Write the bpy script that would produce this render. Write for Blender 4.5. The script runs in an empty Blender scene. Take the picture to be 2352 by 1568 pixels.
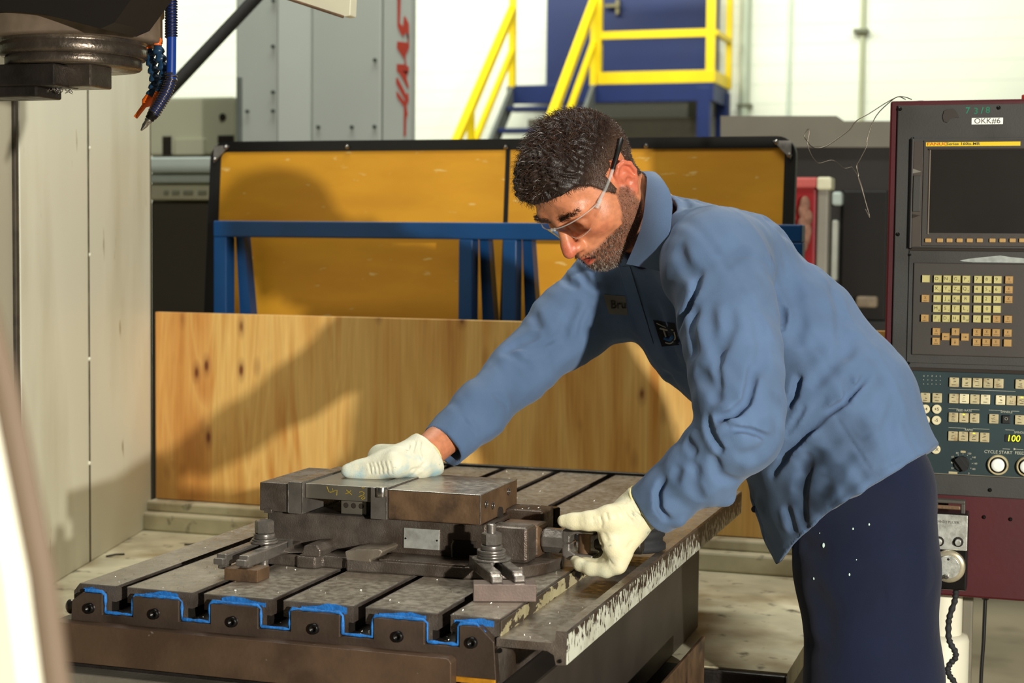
import bpy, bmesh, math, random
import numpy as np
from mathutils import Vector, Matrix

random.seed(7)
SC = bpy.context.scene
COL = SC.collection
# ------------------------------------------------------------------ camera
F_PX = 3757.35
YAW, PITCH, ROLL = math.radians(17.989), math.radians(3.475), math.radians(0.599)
CAM = np.array([0.0, 0.0, 1.36])
_cy, _sy, _cp, _sp = math.cos(YAW), math.sin(YAW), math.cos(PITCH), math.sin(PITCH)
WV = np.array([-_sy * _cp, _cy * _cp, -_sp])
_r0 = np.array([_cy, _sy, 0.0])
_u0 = np.cross(_r0, WV)
RV = math.cos(ROLL) * _r0 + math.sin(ROLL) * _u0
UV = -math.sin(ROLL) * _r0 + math.cos(ROLL) * _u0
cam_data = bpy.data.cameras.new('camera')
cam = bpy.data.objects.new('camera', cam_data)
COL.objects.link(cam)
cam.matrix_world = Matrix(((RV[0], UV[0], -WV[0], CAM[0]), (RV[1], UV[1], -WV[1], CAM[1]),
                           (RV[2], UV[2], -WV[2], CAM[2]), (0, 0, 0, 1)))
cam_data.sensor_width = 36.0
cam_data.lens = F_PX / 2352 * 36.0
cam_data.clip_start = 0.05
cam_data.clip_end = 100
cam_data.dof.use_dof = True
cam_data.dof.focus_distance = 2.6
cam_data.dof.aperture_fstop = 6.3
SC.camera = cam
# ------------------------------------------------------------------ world, lights, exposure
world = bpy.data.worlds.new('world')
SC.world = world
world.use_nodes = True
bg = world.node_tree.nodes['Background']
bg.inputs[0].default_value = (0.95, 1.0, 0.90, 1)
bg.inputs[1].default_value = 0.028
SC.view_settings.view_transform = 'Standard'
SC.view_settings.look = 'None'
SC.view_settings.exposure = -0.15
SC.view_settings.gamma = 1.0
SC.view_settings.use_curve_mapping = False


def add_light(name, kind, loc, energy, color=(1, 1, 1), target=None, **kw):
    d = bpy.data.lights.new(name, kind)
    d.energy = energy
    d.color = color
    for k, v in kw.items():
        setattr(d, k, v)
    o = bpy.data.objects.new(name, d)
    COL.objects.link(o)
    o.location = loc
    if target is not None:
        o.rotation_euler = (Vector(target) - Vector(loc)).to_track_quat('-Z', 'Y').to_euler()
    return o


# photographer's lamp to the right of the camera
add_light('key_lamp', 'SPOT', (1.92, -0.57, 1.62), 1000, (1.0, 0.96, 0.86), target=(-0.75, 2.3, 1.10),
          shadow_soft_size=0.045, spot_size=math.radians(120), spot_blend=0.6)
# ceiling luminaires of the hall
add_light('hall_light', 'AREA', (-6.0, 13.0, 5.6), 790, (0.96, 1.0, 0.88), target=(-6.2, 16.8, 2.4),
          shape='RECTANGLE', size=13.0, size_y=1.2)
add_light('bay_light', 'AREA', (-2.6, 6.2, 5.4), 170, (0.97, 1.0, 0.88), target=(-2.6, 6.8, 0),
          shape='RECTANGLE', size=3.0, size_y=1.0)
add_light('machine_light', 'AREA', (-1.1, 3.0, 4.4), 85, (1.0, 0.97, 0.88), target=(-1.1, 2.9, 0),
          shape='RECTANGLE', size=2.4, size_y=1.0)


# ------------------------------------------------------------------ pixel <-> place helpers
def ray(x, y):
    return RV * (x - 1176) / F_PX + UV * (784 - y) / F_PX + WV


def hz(x, y, z):
    v = ray(x, y)
    return CAM + v * (z - CAM[2]) / v[2]


def hy(x, y, Y):
    v = ray(x, y)
    return CAM + v * Y / v[1]


def hx(x, y, X):
    v = ray(x, y)
    return CAM + v * X / v[0]


def at(x, y, Z):
    return CAM + ray(x, y) * Z


# ------------------------------------------------------------------ materials
def lin(c):
    out = []
    for v in c[:3]:
        v = v / 255.0
        out.append(v / 12.92 if v <= 0.04045 else ((v + 0.055) / 1.055) ** 2.4)
    return tuple(out) + (1.0,)


MATS = {}


def mat(name, col, rough=0.5, metal=0.0, var=0.12, vscale=6.0, bump=0.0, bscale=120.0, dirt=None, dscale=4.0,
        dlo=0.55, dhi=0.7, emit=0.0, alpha=None, stretch=None, spec=None, coat=0.0, dirt2=None, d2scale=30.0, d2lo=0.62,
        d2hi=0.66, trans=0.0, ior=1.45, rvar=0.0, sss=0.0):
    if name in MATS:
        return MATS[name]
    m = bpy.data.materials.new(name)
    m.use_nodes = True
    nt = m.node_tree
    N, L = nt.nodes, nt.links
    b = N['Principled BSDF']
    b.inputs['Roughness'].default_value = rough
    b.inputs['Metallic'].default_value = metal
    b.inputs['IOR'].default_value = ior
    if spec is not None:
        b.inputs['Specular IOR Level'].default_value = spec
    if coat:
        b.inputs['Coat Weight'].default_value = coat
        b.inputs['Coat Roughness'].default_value = 0.15
    if trans:
        b.inputs['Transmission Weight'].default_value = trans
    if sss:
        b.inputs['Subsurface Weight'].default_value = sss
        b.inputs['Subsurface Radius'].default_value = (0.010, 0.004, 0.002)
    c = lin(col)
    tc = N.new('ShaderNodeTexCoord')
    src = tc.outputs['Object']
    if stretch:
        mp = N.new('ShaderNodeMapping')
        mp.inputs['Scale'].default_value = stretch
        L.new(src, mp.inputs[0])
        src = mp.outputs[0]

    def noise(scale, detail=4.0):
        n = N.new('ShaderNodeTexNoise')
        n.inputs['Scale'].default_value = scale
        n.inputs['Detail'].default_value = detail
        L.new(src, n.inputs['Vector'])
        return n.outputs[0]

    def ramp(fac, p0, c0, p1, c1):
        r = N.new('ShaderNodeValToRGB')
        r.color_ramp.elements[0].position = p0
        r.color_ramp.elements[0].color = c0
        r.color_ramp.elements[1].position = p1
        r.color_ramp.elements[1].color = c1
        L.new(fac, r.inputs[0])
        return r.outputs[0]

    def mix(fac, ca, cb):
        x = N.new('ShaderNodeMixRGB')
        L.new(fac, x.inputs[0])
        for i, cc in ((1, ca), (2, cb)):
            if isinstance(cc, tuple):
                x.inputs[i].default_value = cc
            else:
                L.new(cc, x.inputs[i])
        return x.outputs[0]

    cur = c
    if var:
        lo = tuple(min(1, v * (1 - var)) for v in c[:3]) + (1,)
        hi = tuple(min(1, v * (1 + var)) for v in c[:3]) + (1,)
        cur = ramp(noise(vscale), 0.35, lo, 0.65, hi)
    if dirt:
        k = ramp(noise(dscale, 6.0), dlo, (0, 0, 0, 1), dhi, (1, 1, 1, 1))
        cur = mix(k, cur, lin(dirt))
    if dirt2:
        k = ramp(noise(d2scale, 8.0), d2lo, (0, 0, 0, 1), d2hi, (1, 1, 1, 1))
        cur = mix(k, cur, lin(dirt2))
    if isinstance(cur, tuple):
        b.inputs['Base Color'].default_value = cur
    else:
        L.new(cur, b.inputs['Base Color'])
    if rvar:
        r = ramp(noise(vscale * 2.3), 0.3, (max(0, rough - rvar),) * 3 + (1,), 0.7, (min(1, rough + rvar),) * 3 + (1,))
        L.new(r, b.inputs['Roughness'])
    if bump:
        bn = N.new('ShaderNodeBump')
        bn.inputs['Strength'].default_value = bump
        bn.inputs['Distance'].default_value = 0.002
        L.new(noise(bscale), bn.inputs['Height'])
        L.new(bn.outputs[0], b.inputs['Normal'])
    if emit:
        b.inputs['Emission Color'].default_value = c
        b.inputs['Emission Strength'].default_value = emit
    if alpha is not None:
        b.inputs['Alpha'].default_value = alpha
    MATS[name] = m
    return m


IRON = mat('cast_iron', (104, 95, 87), 0.36, 0.55, 0.25, 30, 0.45, 420, dirt=(74, 58, 46), dscale=10, dlo=.5, dhi=.72, rvar=.14)
IRON_TOP = mat('ground_iron', (150, 141, 128), 0.36, 0.5, 0.16, 40, 0.12, 500, dirt=(132, 120, 105), dscale=6, dlo=.42, dhi=.72, rvar=.14, dirt2=(80, 70, 60), d2scale=170, d2lo=.71, d2hi=.77)
IRON_BROWN = mat('rusty_iron', (108, 84, 62), 0.5, 0.35, 0.25, 25, 0.3, 200, dirt=(58, 46, 38), dscale=14)
IRON_DARK = mat('oily_iron', (44, 39, 35), 0.42, 0.4, 0.3, 18, 0.3, 220, rvar=.1)
STEEL = mat('bright_steel', (178, 174, 168), 0.22, 0.95, 0.10, 30, 0.05, 300, rvar=.08)
STEEL_DARK = mat('dark_steel', (132, 126, 119), 0.28, 0.65, 0.2, 25, 0.15, 260, rvar=.1)
GROUND = mat('ground_plate', (134, 128, 116), 0.36, 0.7, 0.1, 20, 0.05, 300)
BLACK = mat('black_paint', (20, 19, 19), 0.45, 0.0, 0.2)
BLACK_OX = mat('black_oxide', (30, 28, 27), 0.3, 0.6, 0.2, 40)
WHITE_WALL = mat('white_block_wall', (232, 234, 220), 0.75, 0, 0.05, 0.8, 0.1, 30)
CREAM = mat('cream_enamel', (224, 222, 202), 0.45, 0, 0.05, 2.2, 0.03, 60, dirt=(206, 202, 178), dscale=3, stretch=(1, 1, .22),
            dirt2=(150, 138, 104), d2scale=26, d2lo=.70, d2hi=.76)
CREAM_FLOOR = mat('cream_pan', (200, 194, 166), 0.55, 0, 0.14, 9, 0.08, 90, dirt=(128, 106, 66), dscale=5, dlo=.46, dhi=.74,
                  dirt2=(66, 54, 38), d2scale=22, d2lo=.60, d2hi=.74)
SEAM = mat('seam_grime', (92, 86, 68), 0.7, 0, 0.3, 30)
GREY_MACH = mat('grey_machine_paint', (182, 188, 182), 0.5, 0, 0.04, 1.5, dirt=(170, 174, 166), dscale=1.2)
GREY_MACH_L = mat('pale_machine_paint', (198, 204, 198), 0.5, 0, 0.03, 1.5)
RED_LET = mat('red_decal', (176, 66, 52), 0.5, 0, 0.08)
YELLOW = mat('safety_yellow', (232, 200, 8), 0.42, 0, 0.06, 3)
NAVY = mat('navy_paint', (5, 30, 86), 0.5, 0, 0.10, 2)
BLUE_STEEL = mat('blue_steel_paint', (7, 64, 116), 0.42, 0, 0.12, 4, 0.05, 90)
YBOARD = mat('yellow_board', (214, 154, 40), 0.5, 0, 0.08, 3, 0.05, 60, dirt=(194, 132, 28), dscale=2, dlo=.45, dhi=.75,
             stretch=(1, 1, 3.2), dirt2=(226, 190, 110), d2scale=16, d2lo=.665, d2hi=.72)
CONCRETE = mat('shop_floor', (158, 146, 120), 0.7, 0, 0.08, 2, 0.1, 60, dirt=(128, 116, 92), dscale=3)
MAROON = mat('maroon_paint', (68, 7, 15), 0.5, 0, 0.10, 8, 0.06, 120)
PANEL_GREY = mat('pendant_grey', (55, 54, 51), 0.6, 0, 0.08, 12, 0.12, 400, dirt=(47, 45, 42), dscale=7)
PANEL_BROWN = mat('pendant_brown', (57, 52, 47), 0.55, 0, 0.06, 10, 0.05, 300)
GLASS_DARK = mat('screen_glass', (34, 31, 28), 0.25, 0, 0.15, 5)
KEY_Y = mat('key_cream', (182, 172, 112), 0.5, 0, 0.05, 30)
KEY_T = mat('key_tan', (168, 132, 76), 0.5, 0, 0.06, 30)
KEY_B = mat('button_beige', (178, 166, 128), 0.45, 0, 0.12, 40, dirt=(150, 128, 90), dscale=60)
KEY_LIT = mat('button_pale', (214, 204, 166), 0.4, 0, 0.08, 40)
LEGEND = mat('legend_dark', (52, 46, 36), 0.6, 0, 0)
LEGEND_W = mat('legend_pale', (176, 176, 156), 0.6, 0, 0)
TEAL_PANEL = mat('operator_panel_green', (24, 46, 49), 0.5, 0, 0.12, 8, dirt=(19, 35, 39), dscale=6)
LED_Y = mat('led_yellow', (214, 226, 20), 0.4, 0, 0, emit=1.6)
LABEL_W = mat('label_white', (236, 238, 230), 0.5, 0, 0.02)
LABEL_Y = mat('label_yellow', (224, 190, 18), 0.5, 0, 0.04)
LABEL_RED = mat('label_red', (186, 58, 24), 0.5, 0, 0)
MARK_GREEN = mat('marker_green', (20, 112, 84), 0.6, 0, 0.2, 60)
ALU = mat('aluminium_plate', (204, 206, 198), 0.34, 0.6, 0.10, 60, .1, 300, rvar=.08, dirt=(160, 160, 150), dscale=50, dlo=.5, dhi=.75)
SEALANT = mat('blue_sealant', (32, 108, 184), 0.6, 0, 0.25, 90, 0.6, 260)
OIL = mat('amber_oil', (170, 116, 26), 0.3, 0, 0.25, 60)
HOSE_BLUE = mat('blue_hose', (16, 52, 130), 0.32, 0, 0.1)
LOC_BLUE = mat('blue_plastic', (22, 54, 82), 0.38, 0, 0.2, 60)
LOC_ORANGE = mat('orange_plastic', (226, 100, 24), 0.4, 0, 0.15, 60)
RUBBER = mat('rubber', (38, 39, 41), 0.75, 0, 0.15, 60, 0.2, 300)
WIRE = mat('wire_steel', (120, 112, 100), 0.3, 0.9, 0.1)
CHIP = mat('chip_metal', (226, 220, 206), 0.25, 0.9, 0)
BEIGE = mat('beige_machine', (204, 204, 178), 0.55, 0, 0.05, 2)
PALE_BLUE = mat('pale_blue_panel', (196, 210, 204), 0.5, 0, 0.03)
DARK_GREY = mat('dark_grey_panel', (78, 74, 66), 0.6, 0, 0.08, 1.5)
HOLE = mat('dark_recess', (40, 32, 24), 0.8, 0, 0)

# ------------------------------------------------------------------ mesh building
OFF = {}


class MB:
    """collects shapes in world coordinates, becomes one mesh object"""

    def __init__(self):
        self.v, self.f, self.m, self.s = [], [], [], []
        self.mats = []

    def slot(self, m):
        if m not in self.mats:
            self.mats.append(m)
        return self.mats.index(m)

    def add(self, verts, faces, m=None, smooth=False):
        o = len(self.v)
        k = self.slot(m) if m else 0
        self.v += [tuple(float(c) for c in p) for p in verts]
        for f in faces:
            self.f.append(tuple(i + o for i in f))
            self.m.append(k)
            self.s.append(smooth)
        return self

    def box(self, x0, x1, y0, y1, z0, z1, b=0.0, m=None):
        if x0 > x1: x0, x1 = x1, x0
        if y0 > y1: y0, y1 = y1, y0
        if z0 > z1: z0, z1 = z1, z0
        if b <= 0:
            v = [(x, y, z) for z in (z0, z1) for y in (y0, y1) for x in (x0, x1)]
            f = [(0, 2, 3, 1), (4, 5, 7, 6), (0, 1, 5, 4), (2, 6, 7, 3), (0, 4, 6, 2), (1, 3, 7, 5)]
            return self.add(v, f, m)
        b = min(b, (x1 - x0) * .45, (y1 - y0) * .45, (z1 - z0) * .45)
        bm = bmesh.new()
        bmesh.ops.create_cube(bm, size=1)
        for q in bm.verts:
            q.co = Vector(((x0 + x1) / 2 + q.co.x * (x1 - x0), (y0 + y1) / 2 + q.co.y * (y1 - y0),
                           (z0 + z1) / 2 + q.co.z * (z1 - z0)))
        bmesh.ops.bevel(bm, geom=list(bm.edges), offset=b, segments=2, affect='EDGES', profile=.5)
        return self.bm(bm, m)

    def bm(self, bm, m=None, smooth=False):
        bm.verts.index_update()
        self.add([q.co for q in bm.verts], [[q.index for q in f.verts] for f in bm.faces], m, smooth)
        bm.free()
        return self

    def prism(self, poly, axis, a, b, m=None, bev=0.0):
        """poly: 2D points in the plane across axis (x:(y,z) y:(x,z) z:(x,y)), from a to b"""
        def p3(p, t):
            return {'x': (t, p[0], p[1]), 'y': (p[0], t, p[1]), 'z': (p[0], p[1], t)}[axis]
        n = len(poly)
        v = [p3(p, a) for p in poly] + [p3(p, b) for p in poly]
        f = [tuple(range(n)), tuple(range(2 * n - 1, n - 1, -1))]
        f += [(i, i + n, (i + 1) % n + n, (i + 1) % n) for i in range(n)]
        bm = bmesh.new()
        bv = [bm.verts.new(q) for q in v]
        for q in f:
            bm.faces.new([bv[i] for i in q])
        bmesh.ops.recalc_face_normals(bm, faces=list(bm.faces))
        if bev > 0:
            bmesh.ops.bevel(bm, geom=list(bm.edges), offset=bev, segments=2, affect='EDGES', profile=.5)
        big = [q for q in bm.faces if len(q.verts) > 4]
        if big:
            bmesh.ops.triangulate(bm, faces=big)
        return self.bm(bm, m)

    def lathe(self, c, axis, prof, n=32, m=None, smooth=True, cap=True, phase=0.0):
        """prof: list of (distance along axis, radius)"""
        A = Vector(axis).normalized()
        U = A.orthogonal().normalized()
        if abs(A.z) > .99:
            U = Vector((1, 0, 0))
        V = A.cross(U)
        C = Vector(c)
        v, f = [], []
        for d, r in prof:
            for i in range(n):
                t = 2 * math.pi * i / n + phase
                v.append(C + A * d + (U * math.cos(t) + V * math.sin(t)) * r)
        k = len(prof)
        for j in range(k - 1):
            for i in range(n):
                f.append((j * n + i, j * n + (i + 1) % n, (j + 1) * n + (i + 1) % n, (j + 1) * n + i))
        self.add(v, f, m, smooth)
        if cap:
            self.add(v[:n], [tuple(range(n - 1, -1, -1))], m)
            self.add(v[-n:], [tuple(range(n))], m)
        return self

    def cyl(self, c, axis, r, h, n=28, m=None, bev=0.0, phase=0.0, smooth=True):
        if bev:
            pr = [(0, r - bev), (bev * .3, r - bev * .3), (bev, r), (h - bev, r), (h - bev * .3, r - bev * .3), (h, r - bev)]
        else:
            pr = [(0, r), (h, r)]
        return self.lathe(c, axis, pr, n, m, smooth, True, phase)

    def tube(self, pts, r, n=10, m=None, closed=False, flat=None):
        P = [Vector(p) for p in pts]
        k = len(P)
        rr = r if isinstance(r, (list, tuple)) else [r] * k
        v, f = [], []
        U = None
        for i in range(k):
            a = P[i - 1] if (i or closed) else P[0]
            b = P[(i + 1) % k] if (i < k - 1 or closed) else P[k - 1]
            T = (b - a).normalized()
            if U is None:
                U = T.orthogonal().normalized()
            U = (U - T * U.dot(T)).normalized()
            W = T.cross(U)
            for j in range(n):
                t = 2 * math.pi * j / n
                d = U * math.cos(t) + W * math.sin(t)
                if flat is not None:
                    fv = Vector(flat[0])
                    d = d - fv * d.dot(fv) * (1 - flat[1])
                v.append(P[i] + d * rr[i])
        for i in range(k if closed else k - 1):
            for j in range(n):
                a, b = i * n, ((i + 1) % k) * n
                f.append((a + j, a + (j + 1) % n, b + (j + 1) % n, b + j))
        self.add(v, f, m, True)
        if not closed:
            self.add(v[:n], [tuple(range(n - 1, -1, -1))], m)
            self.add(v[-n:], [tuple(range(n))], m)
        return self

    def ball(self, c, r, m=None, seg=16, rings=10):
        r = (r, r, r) if not isinstance(r, (tuple, list)) else r
        bm = bmesh.new()
        bmesh.ops.create_uvsphere(bm, u_segments=seg, v_segments=rings, radius=1)
        for q in bm.verts:
            q.co = Vector((c[0] + q.co.x * r[0], c[1] + q.co.y * r[1], c[2] + q.co.z * r[2]))
        return self.bm(bm, m, True)

    def hexa(self, c, axis, af, h, m=None, phase=0.0, bev=.0015):
        r = af / math.sqrt(3)
        return self.lathe(c, axis, [(0, r - bev), (bev, r), (h - bev, r), (h, r - bev)], 6, m, False, True, phase)

    def build(self, name, m=None, parent=None, origin=None, **props):
        if m is not None and not self.mats:
            self.mats = [m]
        if parent is not None:
            off = OFF[parent.name]
        else:
            if origin is None:
                a = np.array(self.v)
                lo, hi = a.min(0), a.max(0)
                origin = ((lo[0] + hi[0]) / 2, (lo[1] + hi[1]) / 2, lo[2])
            off = Vector(origin)
        me = bpy.data.meshes.new(name)
        me.from_pydata([(p[0] - off[0], p[1] - off[1], p[2] - off[2]) for p in self.v], [], self.f)
        for q in self.mats:
            me.materials.append(q)
        me.polygons.foreach_set('material_index', self.m)
        me.polygons.foreach_set('use_smooth', self.s)
        me.update()
        o = bpy.data.objects.new(name, me)
        COL.objects.link(o)
        if parent is not None:
            o.parent = parent
        else:
            o.location = off
        OFF[o.name] = off
        for k, q in props.items():
            o[k] = q
        return o


def thing(name, loc, label, category, group=None):
    o = bpy.data.objects.new(name, None)
    o.empty_display_size = 0.05
    COL.objects.link(o)
    o.location = loc
    OFF[o.name] = Vector(loc)
    o['label'] = label
    o['category'] = category
    if group:
        o['group'] = group
    return o


def tag(o, label, category, group=None):
    o['label'] = label
    o['category'] = category
    if group:
        o['group'] = group
    return o


def copy_part(src, dloc, parent):
    """a copy of a part sharing its mesh, shifted by dloc"""
    c = src.copy()
    COL.objects.link(c)
    c.parent = parent
    c.location = Vector(src.location) + Vector(dloc)
    OFF[c.name] = OFF[src.name] - Vector(dloc)
    return c


_TXT = {}


def text_geo(s, size=1.0, bold=0.0):
    """outline letters as flat polygons in a unit plane (x right, y up), centred"""
    key = (s, bold)
    if key not in _TXT:
        cu = bpy.data.curves.new('t', 'FONT')
        cu.body = s
        cu.align_x = 'CENTER'
        cu.align_y = 'CENTER'
        cu.size = 1.0
        cu.offset = bold
        cu.resolution_u = 3
        ob = bpy.data.objects.new('t', cu)
        COL.objects.link(ob)
        dg = bpy.context.evaluated_depsgraph_get()
        me = ob.evaluated_get(dg).to_mesh()
        V = [tuple(q.co) for q in me.vertices]
        Fc = [tuple(p.vertices) for p in me.polygons]
        ob.evaluated_get(dg).to_mesh_clear()
        bpy.data.objects.remove(ob)
        bpy.data.curves.remove(cu)
        _TXT[key] = (V, Fc)
    V, Fc = _TXT[key]
    return [(x * size, y * size) for x, y, z in V], Fc


def text_on(mb, s, c, size, m, ux=(1, 0, 0), uy=(0, 0, 1), sx=1.0, bold=0.0, shear=0.0):
    V, Fc = text_geo(s, size, bold)
    c, ux, uy = Vector(c), Vector(ux), Vector(uy)
    mb.add([c + ux * (x * sx + y * shear) + uy * y for x, y in V], Fc, m)
    return mb

# ================================================================== the hall
def structure(o):
    o['kind'] = 'structure'
    return o


structure(MB().box(-16, 9, -4, 17.1, -.2, 0).build('floor', CONCRETE))
structure(MB().box(-16, 9, 16.85, 17.1, 0, 7).build('wall_back', WHITE_WALL))
structure(MB().box(-16.2, -16, -4, 17.1, 0, 7).build('wall_left', WHITE_WALL))
structure(MB().box(9, 9.2, -4, 17.1, 0, 7).build('wall_right', WHITE_WALL))
# block courses of the far wall, recessed joints
jm = MB()
for z in np.arange(.2, 7, .2):
    jm.box(-16, 9, 16.848, 16.852, z - .004, z + .004)
j = jm.build('wall_joints', mat('wall_joint', (214, 220, 206), .8, 0, 0), None)
j['kind'] = 'structure'
j.name = 'trim_1'


def conduit(px, w, label, y0=-400, y1=600, bracket=None, col=(176, 184, 166)):
    P = hy(px, 200, 16.75)
    r = w * .5 * 17.6 / F_PX
    t = thing('conduit', (P[0], 16.8, 0), label, 'pipe', 'conduits on the white wall')
    MB().cyl((P[0], 16.848 - r, 0.0), (0, 0, 1), r, 6.8, 14).build('pipe', mat('conduit_%d' % px, col, .5, .1, .05), t)
    if bracket is not None:
        q = hy(px, bracket, 16.75)
        b = MB()
        b.box(q[0] - .075, q[0] + .075, 16.74, 16.848, q[2] - .02, q[2] + .02, .005)
        b.build('pipe_clamp', mat('clamp_grey', (110, 112, 92), .5, .2, .1), t)
    return t


conduit(1709, 22, 'wide grey conduit just right of the blue stair platform', bracket=242)
conduit(1809, 9, 'thin pale conduit between the two thicker wall pipes', col=(206, 216, 202))
conduit(1977, 11, 'olive grey wall pipe with a dark clamp, rightmost of the three', bracket=70, col=(178, 180, 150))

# ---------------------------------------------------------------- blue door and stair landing
YD = 16.0
zd = hy(1500, 190, YD)[2]
xl, xm, xr = hy(1165, 200, YD)[0], hy(1376, 200, YD)[0], hy(1640, 190, YD)[0]
dt = thing('door_1', (hy(1440, 100, 16.8)[0], 16.84, zd), 'large navy blue double door behind the yellow guard rail', 'door')
dt['kind'] = 'structure'
x0, x1 = hy(1256, 100, 16.8)[0], hy(1650, 100, 16.8)[0]
xc = (x0 * .67 + x1 * .33)
MB().box(x0, xc - .01, 16.78, 16.848, zd + .002, zd + 2.3, .01).build('door_leaf', NAVY, dt)
MB().box(xc + .01, x1, 16.78, 16.848, zd + .002, zd + 2.3, .01).build('door_leaf', NAVY, dt)
hp = hy(1420, 15, 16.76)
hm = MB()
hm.box(hp[0] - .02, hp[0] + .02, 16.72, 16.78, hp[2] - .09, hp[2] + .07, .006)
hm.box(hp[0] - .14, hp[0] + .03, 16.70, 16.725, hp[2] - .015, hp[2] + .025, .006)
hm.build('door_handle', mat('handle_brass', (120, 112, 84), .35, .8), dt)

pt = thing('stair_platform', ((xl + xr) / 2, 15.5, 0), 'navy blue steel stair platform with bright yellow handrails', 'stairs')
MB().box(xl, xr, YD, 16.775, zd - .05, zd).build('deck', NAVY, pt)
MB().box(xm, xr, YD - .03, YD, zd - .19, zd - .01, .006).build('fascia', NAVY, pt)
MB().box(xl, xm, YD - .02, YD, zd - .19, zd - .0, .006).build('fascia', NAVY, pt)
MB().box(xr - .03, xr, YD, 16.775, zd - .19, zd - .05, .006).build('side_beam', NAVY, pt)
for px, Y in ((1618, YD + .03), (1660, 16.72)):
    X = hy(px, 260, Y)[0]
    MB().box(X - .065, X + .065, Y - .065, Y + .065, 0, zd - .05, .008).build('column', NAVY, pt)
MB().box(xl + .05, xr - .1, 16.55, 16.6, .9, zd - .3).build('rear_screen', mat('grey_screen', (122, 118, 106), .6, 0, .05), pt)


def bar(mb, a, b, w):
    a, b = Vector(a), Vector(b)
    T = (b - a).normalized()
    U = T.cross(Vector((0, 1, 0)))
    if U.length < .1:
        U = Vector((1, 0, 0))
    U.normalize()
    V = T.cross(U)
    h = w / 2
    v = [p + U * s * h + V * t * h for p in (a, b) for s, t in ((-1, -1), (1, -1), (1, 1), (-1, 1))]
    mb.add(v, [(0, 1, 2, 3), (7, 6, 5, 4), (0, 4, 5, 1), (1, 5, 6, 2), (2, 6, 7, 3), (3, 7, 4, 0)])
    return mb


def ypart(name, a, b, w):
    bar(MB(), a, b, w).build(name, YELLOW, pt)


# guard on the landing front
for px in (1371, 1632):
    X = hy(px, 100, YD)[0]
    ypart('guard_post', (X, YD + .03, zd), (X, YD + .03, zd + 1.1), .085)
xa, xb = hy(1376, 100, YD)[0], hy(1640, 100, YD)[0]
zz = hy(1500, 78, YD)[2]
ypart('guard_rail', (xa, YD + .03, zz), (xb, YD + .03, zz), .075)
ypart('guard_rail', (xa, YD + .03, zd + 1.1), (xb, YD + .03, zd + 1.1), .075)
MB().box(xa, xb + .02, YD - .035, YD - .015, zd - .01, hy(1500, 164, YD)[2], .004).build('toe_board', YELLOW, pt)
MB().box(xb, xb + .02, YD, 16.8, zd - .01, hy(1500, 164, YD)[2], .004).build('toe_board', YELLOW, pt)
ypart('guard_post', (xb + .01, 16.75, zd), (xb + .01, 16.75, zd + 1.1), .06)
ypart('guard_rail', (xb + .01, YD, zz), (xb + .01, 16.75, zz), .05)
ypart('guard_rail', (xb + .01, YD, zd + 1.1), (xb + .01, 16.75, zd + 1.1), .05)
# stair flight down toward the camera
S = 1.424 / 1.628
for xs, (px, py) in ((hy(1178, 20, YD)[0], (1178, 20)), (hy(1366, 0, YD)[0], (1366, 0))):
    top = hy(px, py, YD)
    ypart('handrail', (xs, YD, top[2]), (xs, YD - 2.7, top[2] - 2.7 * S), .075)
    ypart('mid_rail', (xs, YD, top[2] - .42), (xs, YD - 2.6, top[2] - .42 - 2.6 * S), .055)
    ypart('stair_post', (xs, YD, zd - .02), (xs, YD, zd + 1.15), .065)
    for dY in (1.25, 2.5):
        ypart('stair_post', (xs, YD - dY, top[2] - dY * S), (xs, YD - dY, zd - dY * S - .05), .06)
    m = MB()
    m.prism([(YD, zd - .22), (YD, zd + .02), (YD - 3.2, zd + .02 - 3.2 * S), (YD - 3.2, zd - .22 - 3.2 * S)], 'x', xs - .02, xs + .02)
    m.build('stringer', mat('stringer_grey', (104, 108, 104), .5, .1), pt)
xa, xb = hy(1178, 20, YD)[0] + .03, hy(1366, 0, YD)[0] - .03
n = 11
for i in range(1, n):
    z = zd - i * .235
    y = YD - i * .235 / S
    MB().box(xa, xb, y, y + .26, z - .04, z, .004).build('tread', NAVY, pt)

# ---------------------------------------------------------------- grey machining centre with red lettering (behind)
YH = 7.0
X = lambda px, Y=YH, py=200: hy(px, py, Y)[0]
Zp = lambda py, px=700, Y=YH: hy(px, py, Y)[2]
gt = thing('machine_column', (X(745), YH + .4, 0), 'tall light grey machine column with red vertical lettering', 'machine')
MB().prism([(X(541), YH + .03), (X(949), YH + .03), (X(930, YH + .9), YH + .9), (X(600, YH + .9), YH + .9)], 'z', 0, 3.4).build('column_body', GREY_MACH, gt)
MB().box(X(541), X(637), YH, YH + .04, .1, 3.4, .008).build('panel', GREY_MACH, gt)
MB().prism([(X(640), YH + .03), (X(642), YH - .015), (X(714), YH - .015), (X(716), YH + .03)], 'z', .1, 3.4).build('panel', GREY_MACH_L, gt)
MB().box(X(717), X(876), YH - .005, YH + .04, .1, 3.4, .008).build('panel', GREY_MACH, gt)
MB().prism([(X(878), YH + .03), (X(880), YH), (X(944), YH), (X(949), YH + .03)], 'z', .1, 3.4).build('panel', GREY_MACH, gt)
MB().box(X(548), X(557), YH - .02, YH, .1, Zp(178, 552), .002).build('cable_channel', mat('channel_grey', (104, 110, 106), .6), gt)
scr = MB().cyl((0, 0, 0), (0, 1, 0), .0085, .012, 10)
first = None
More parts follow.
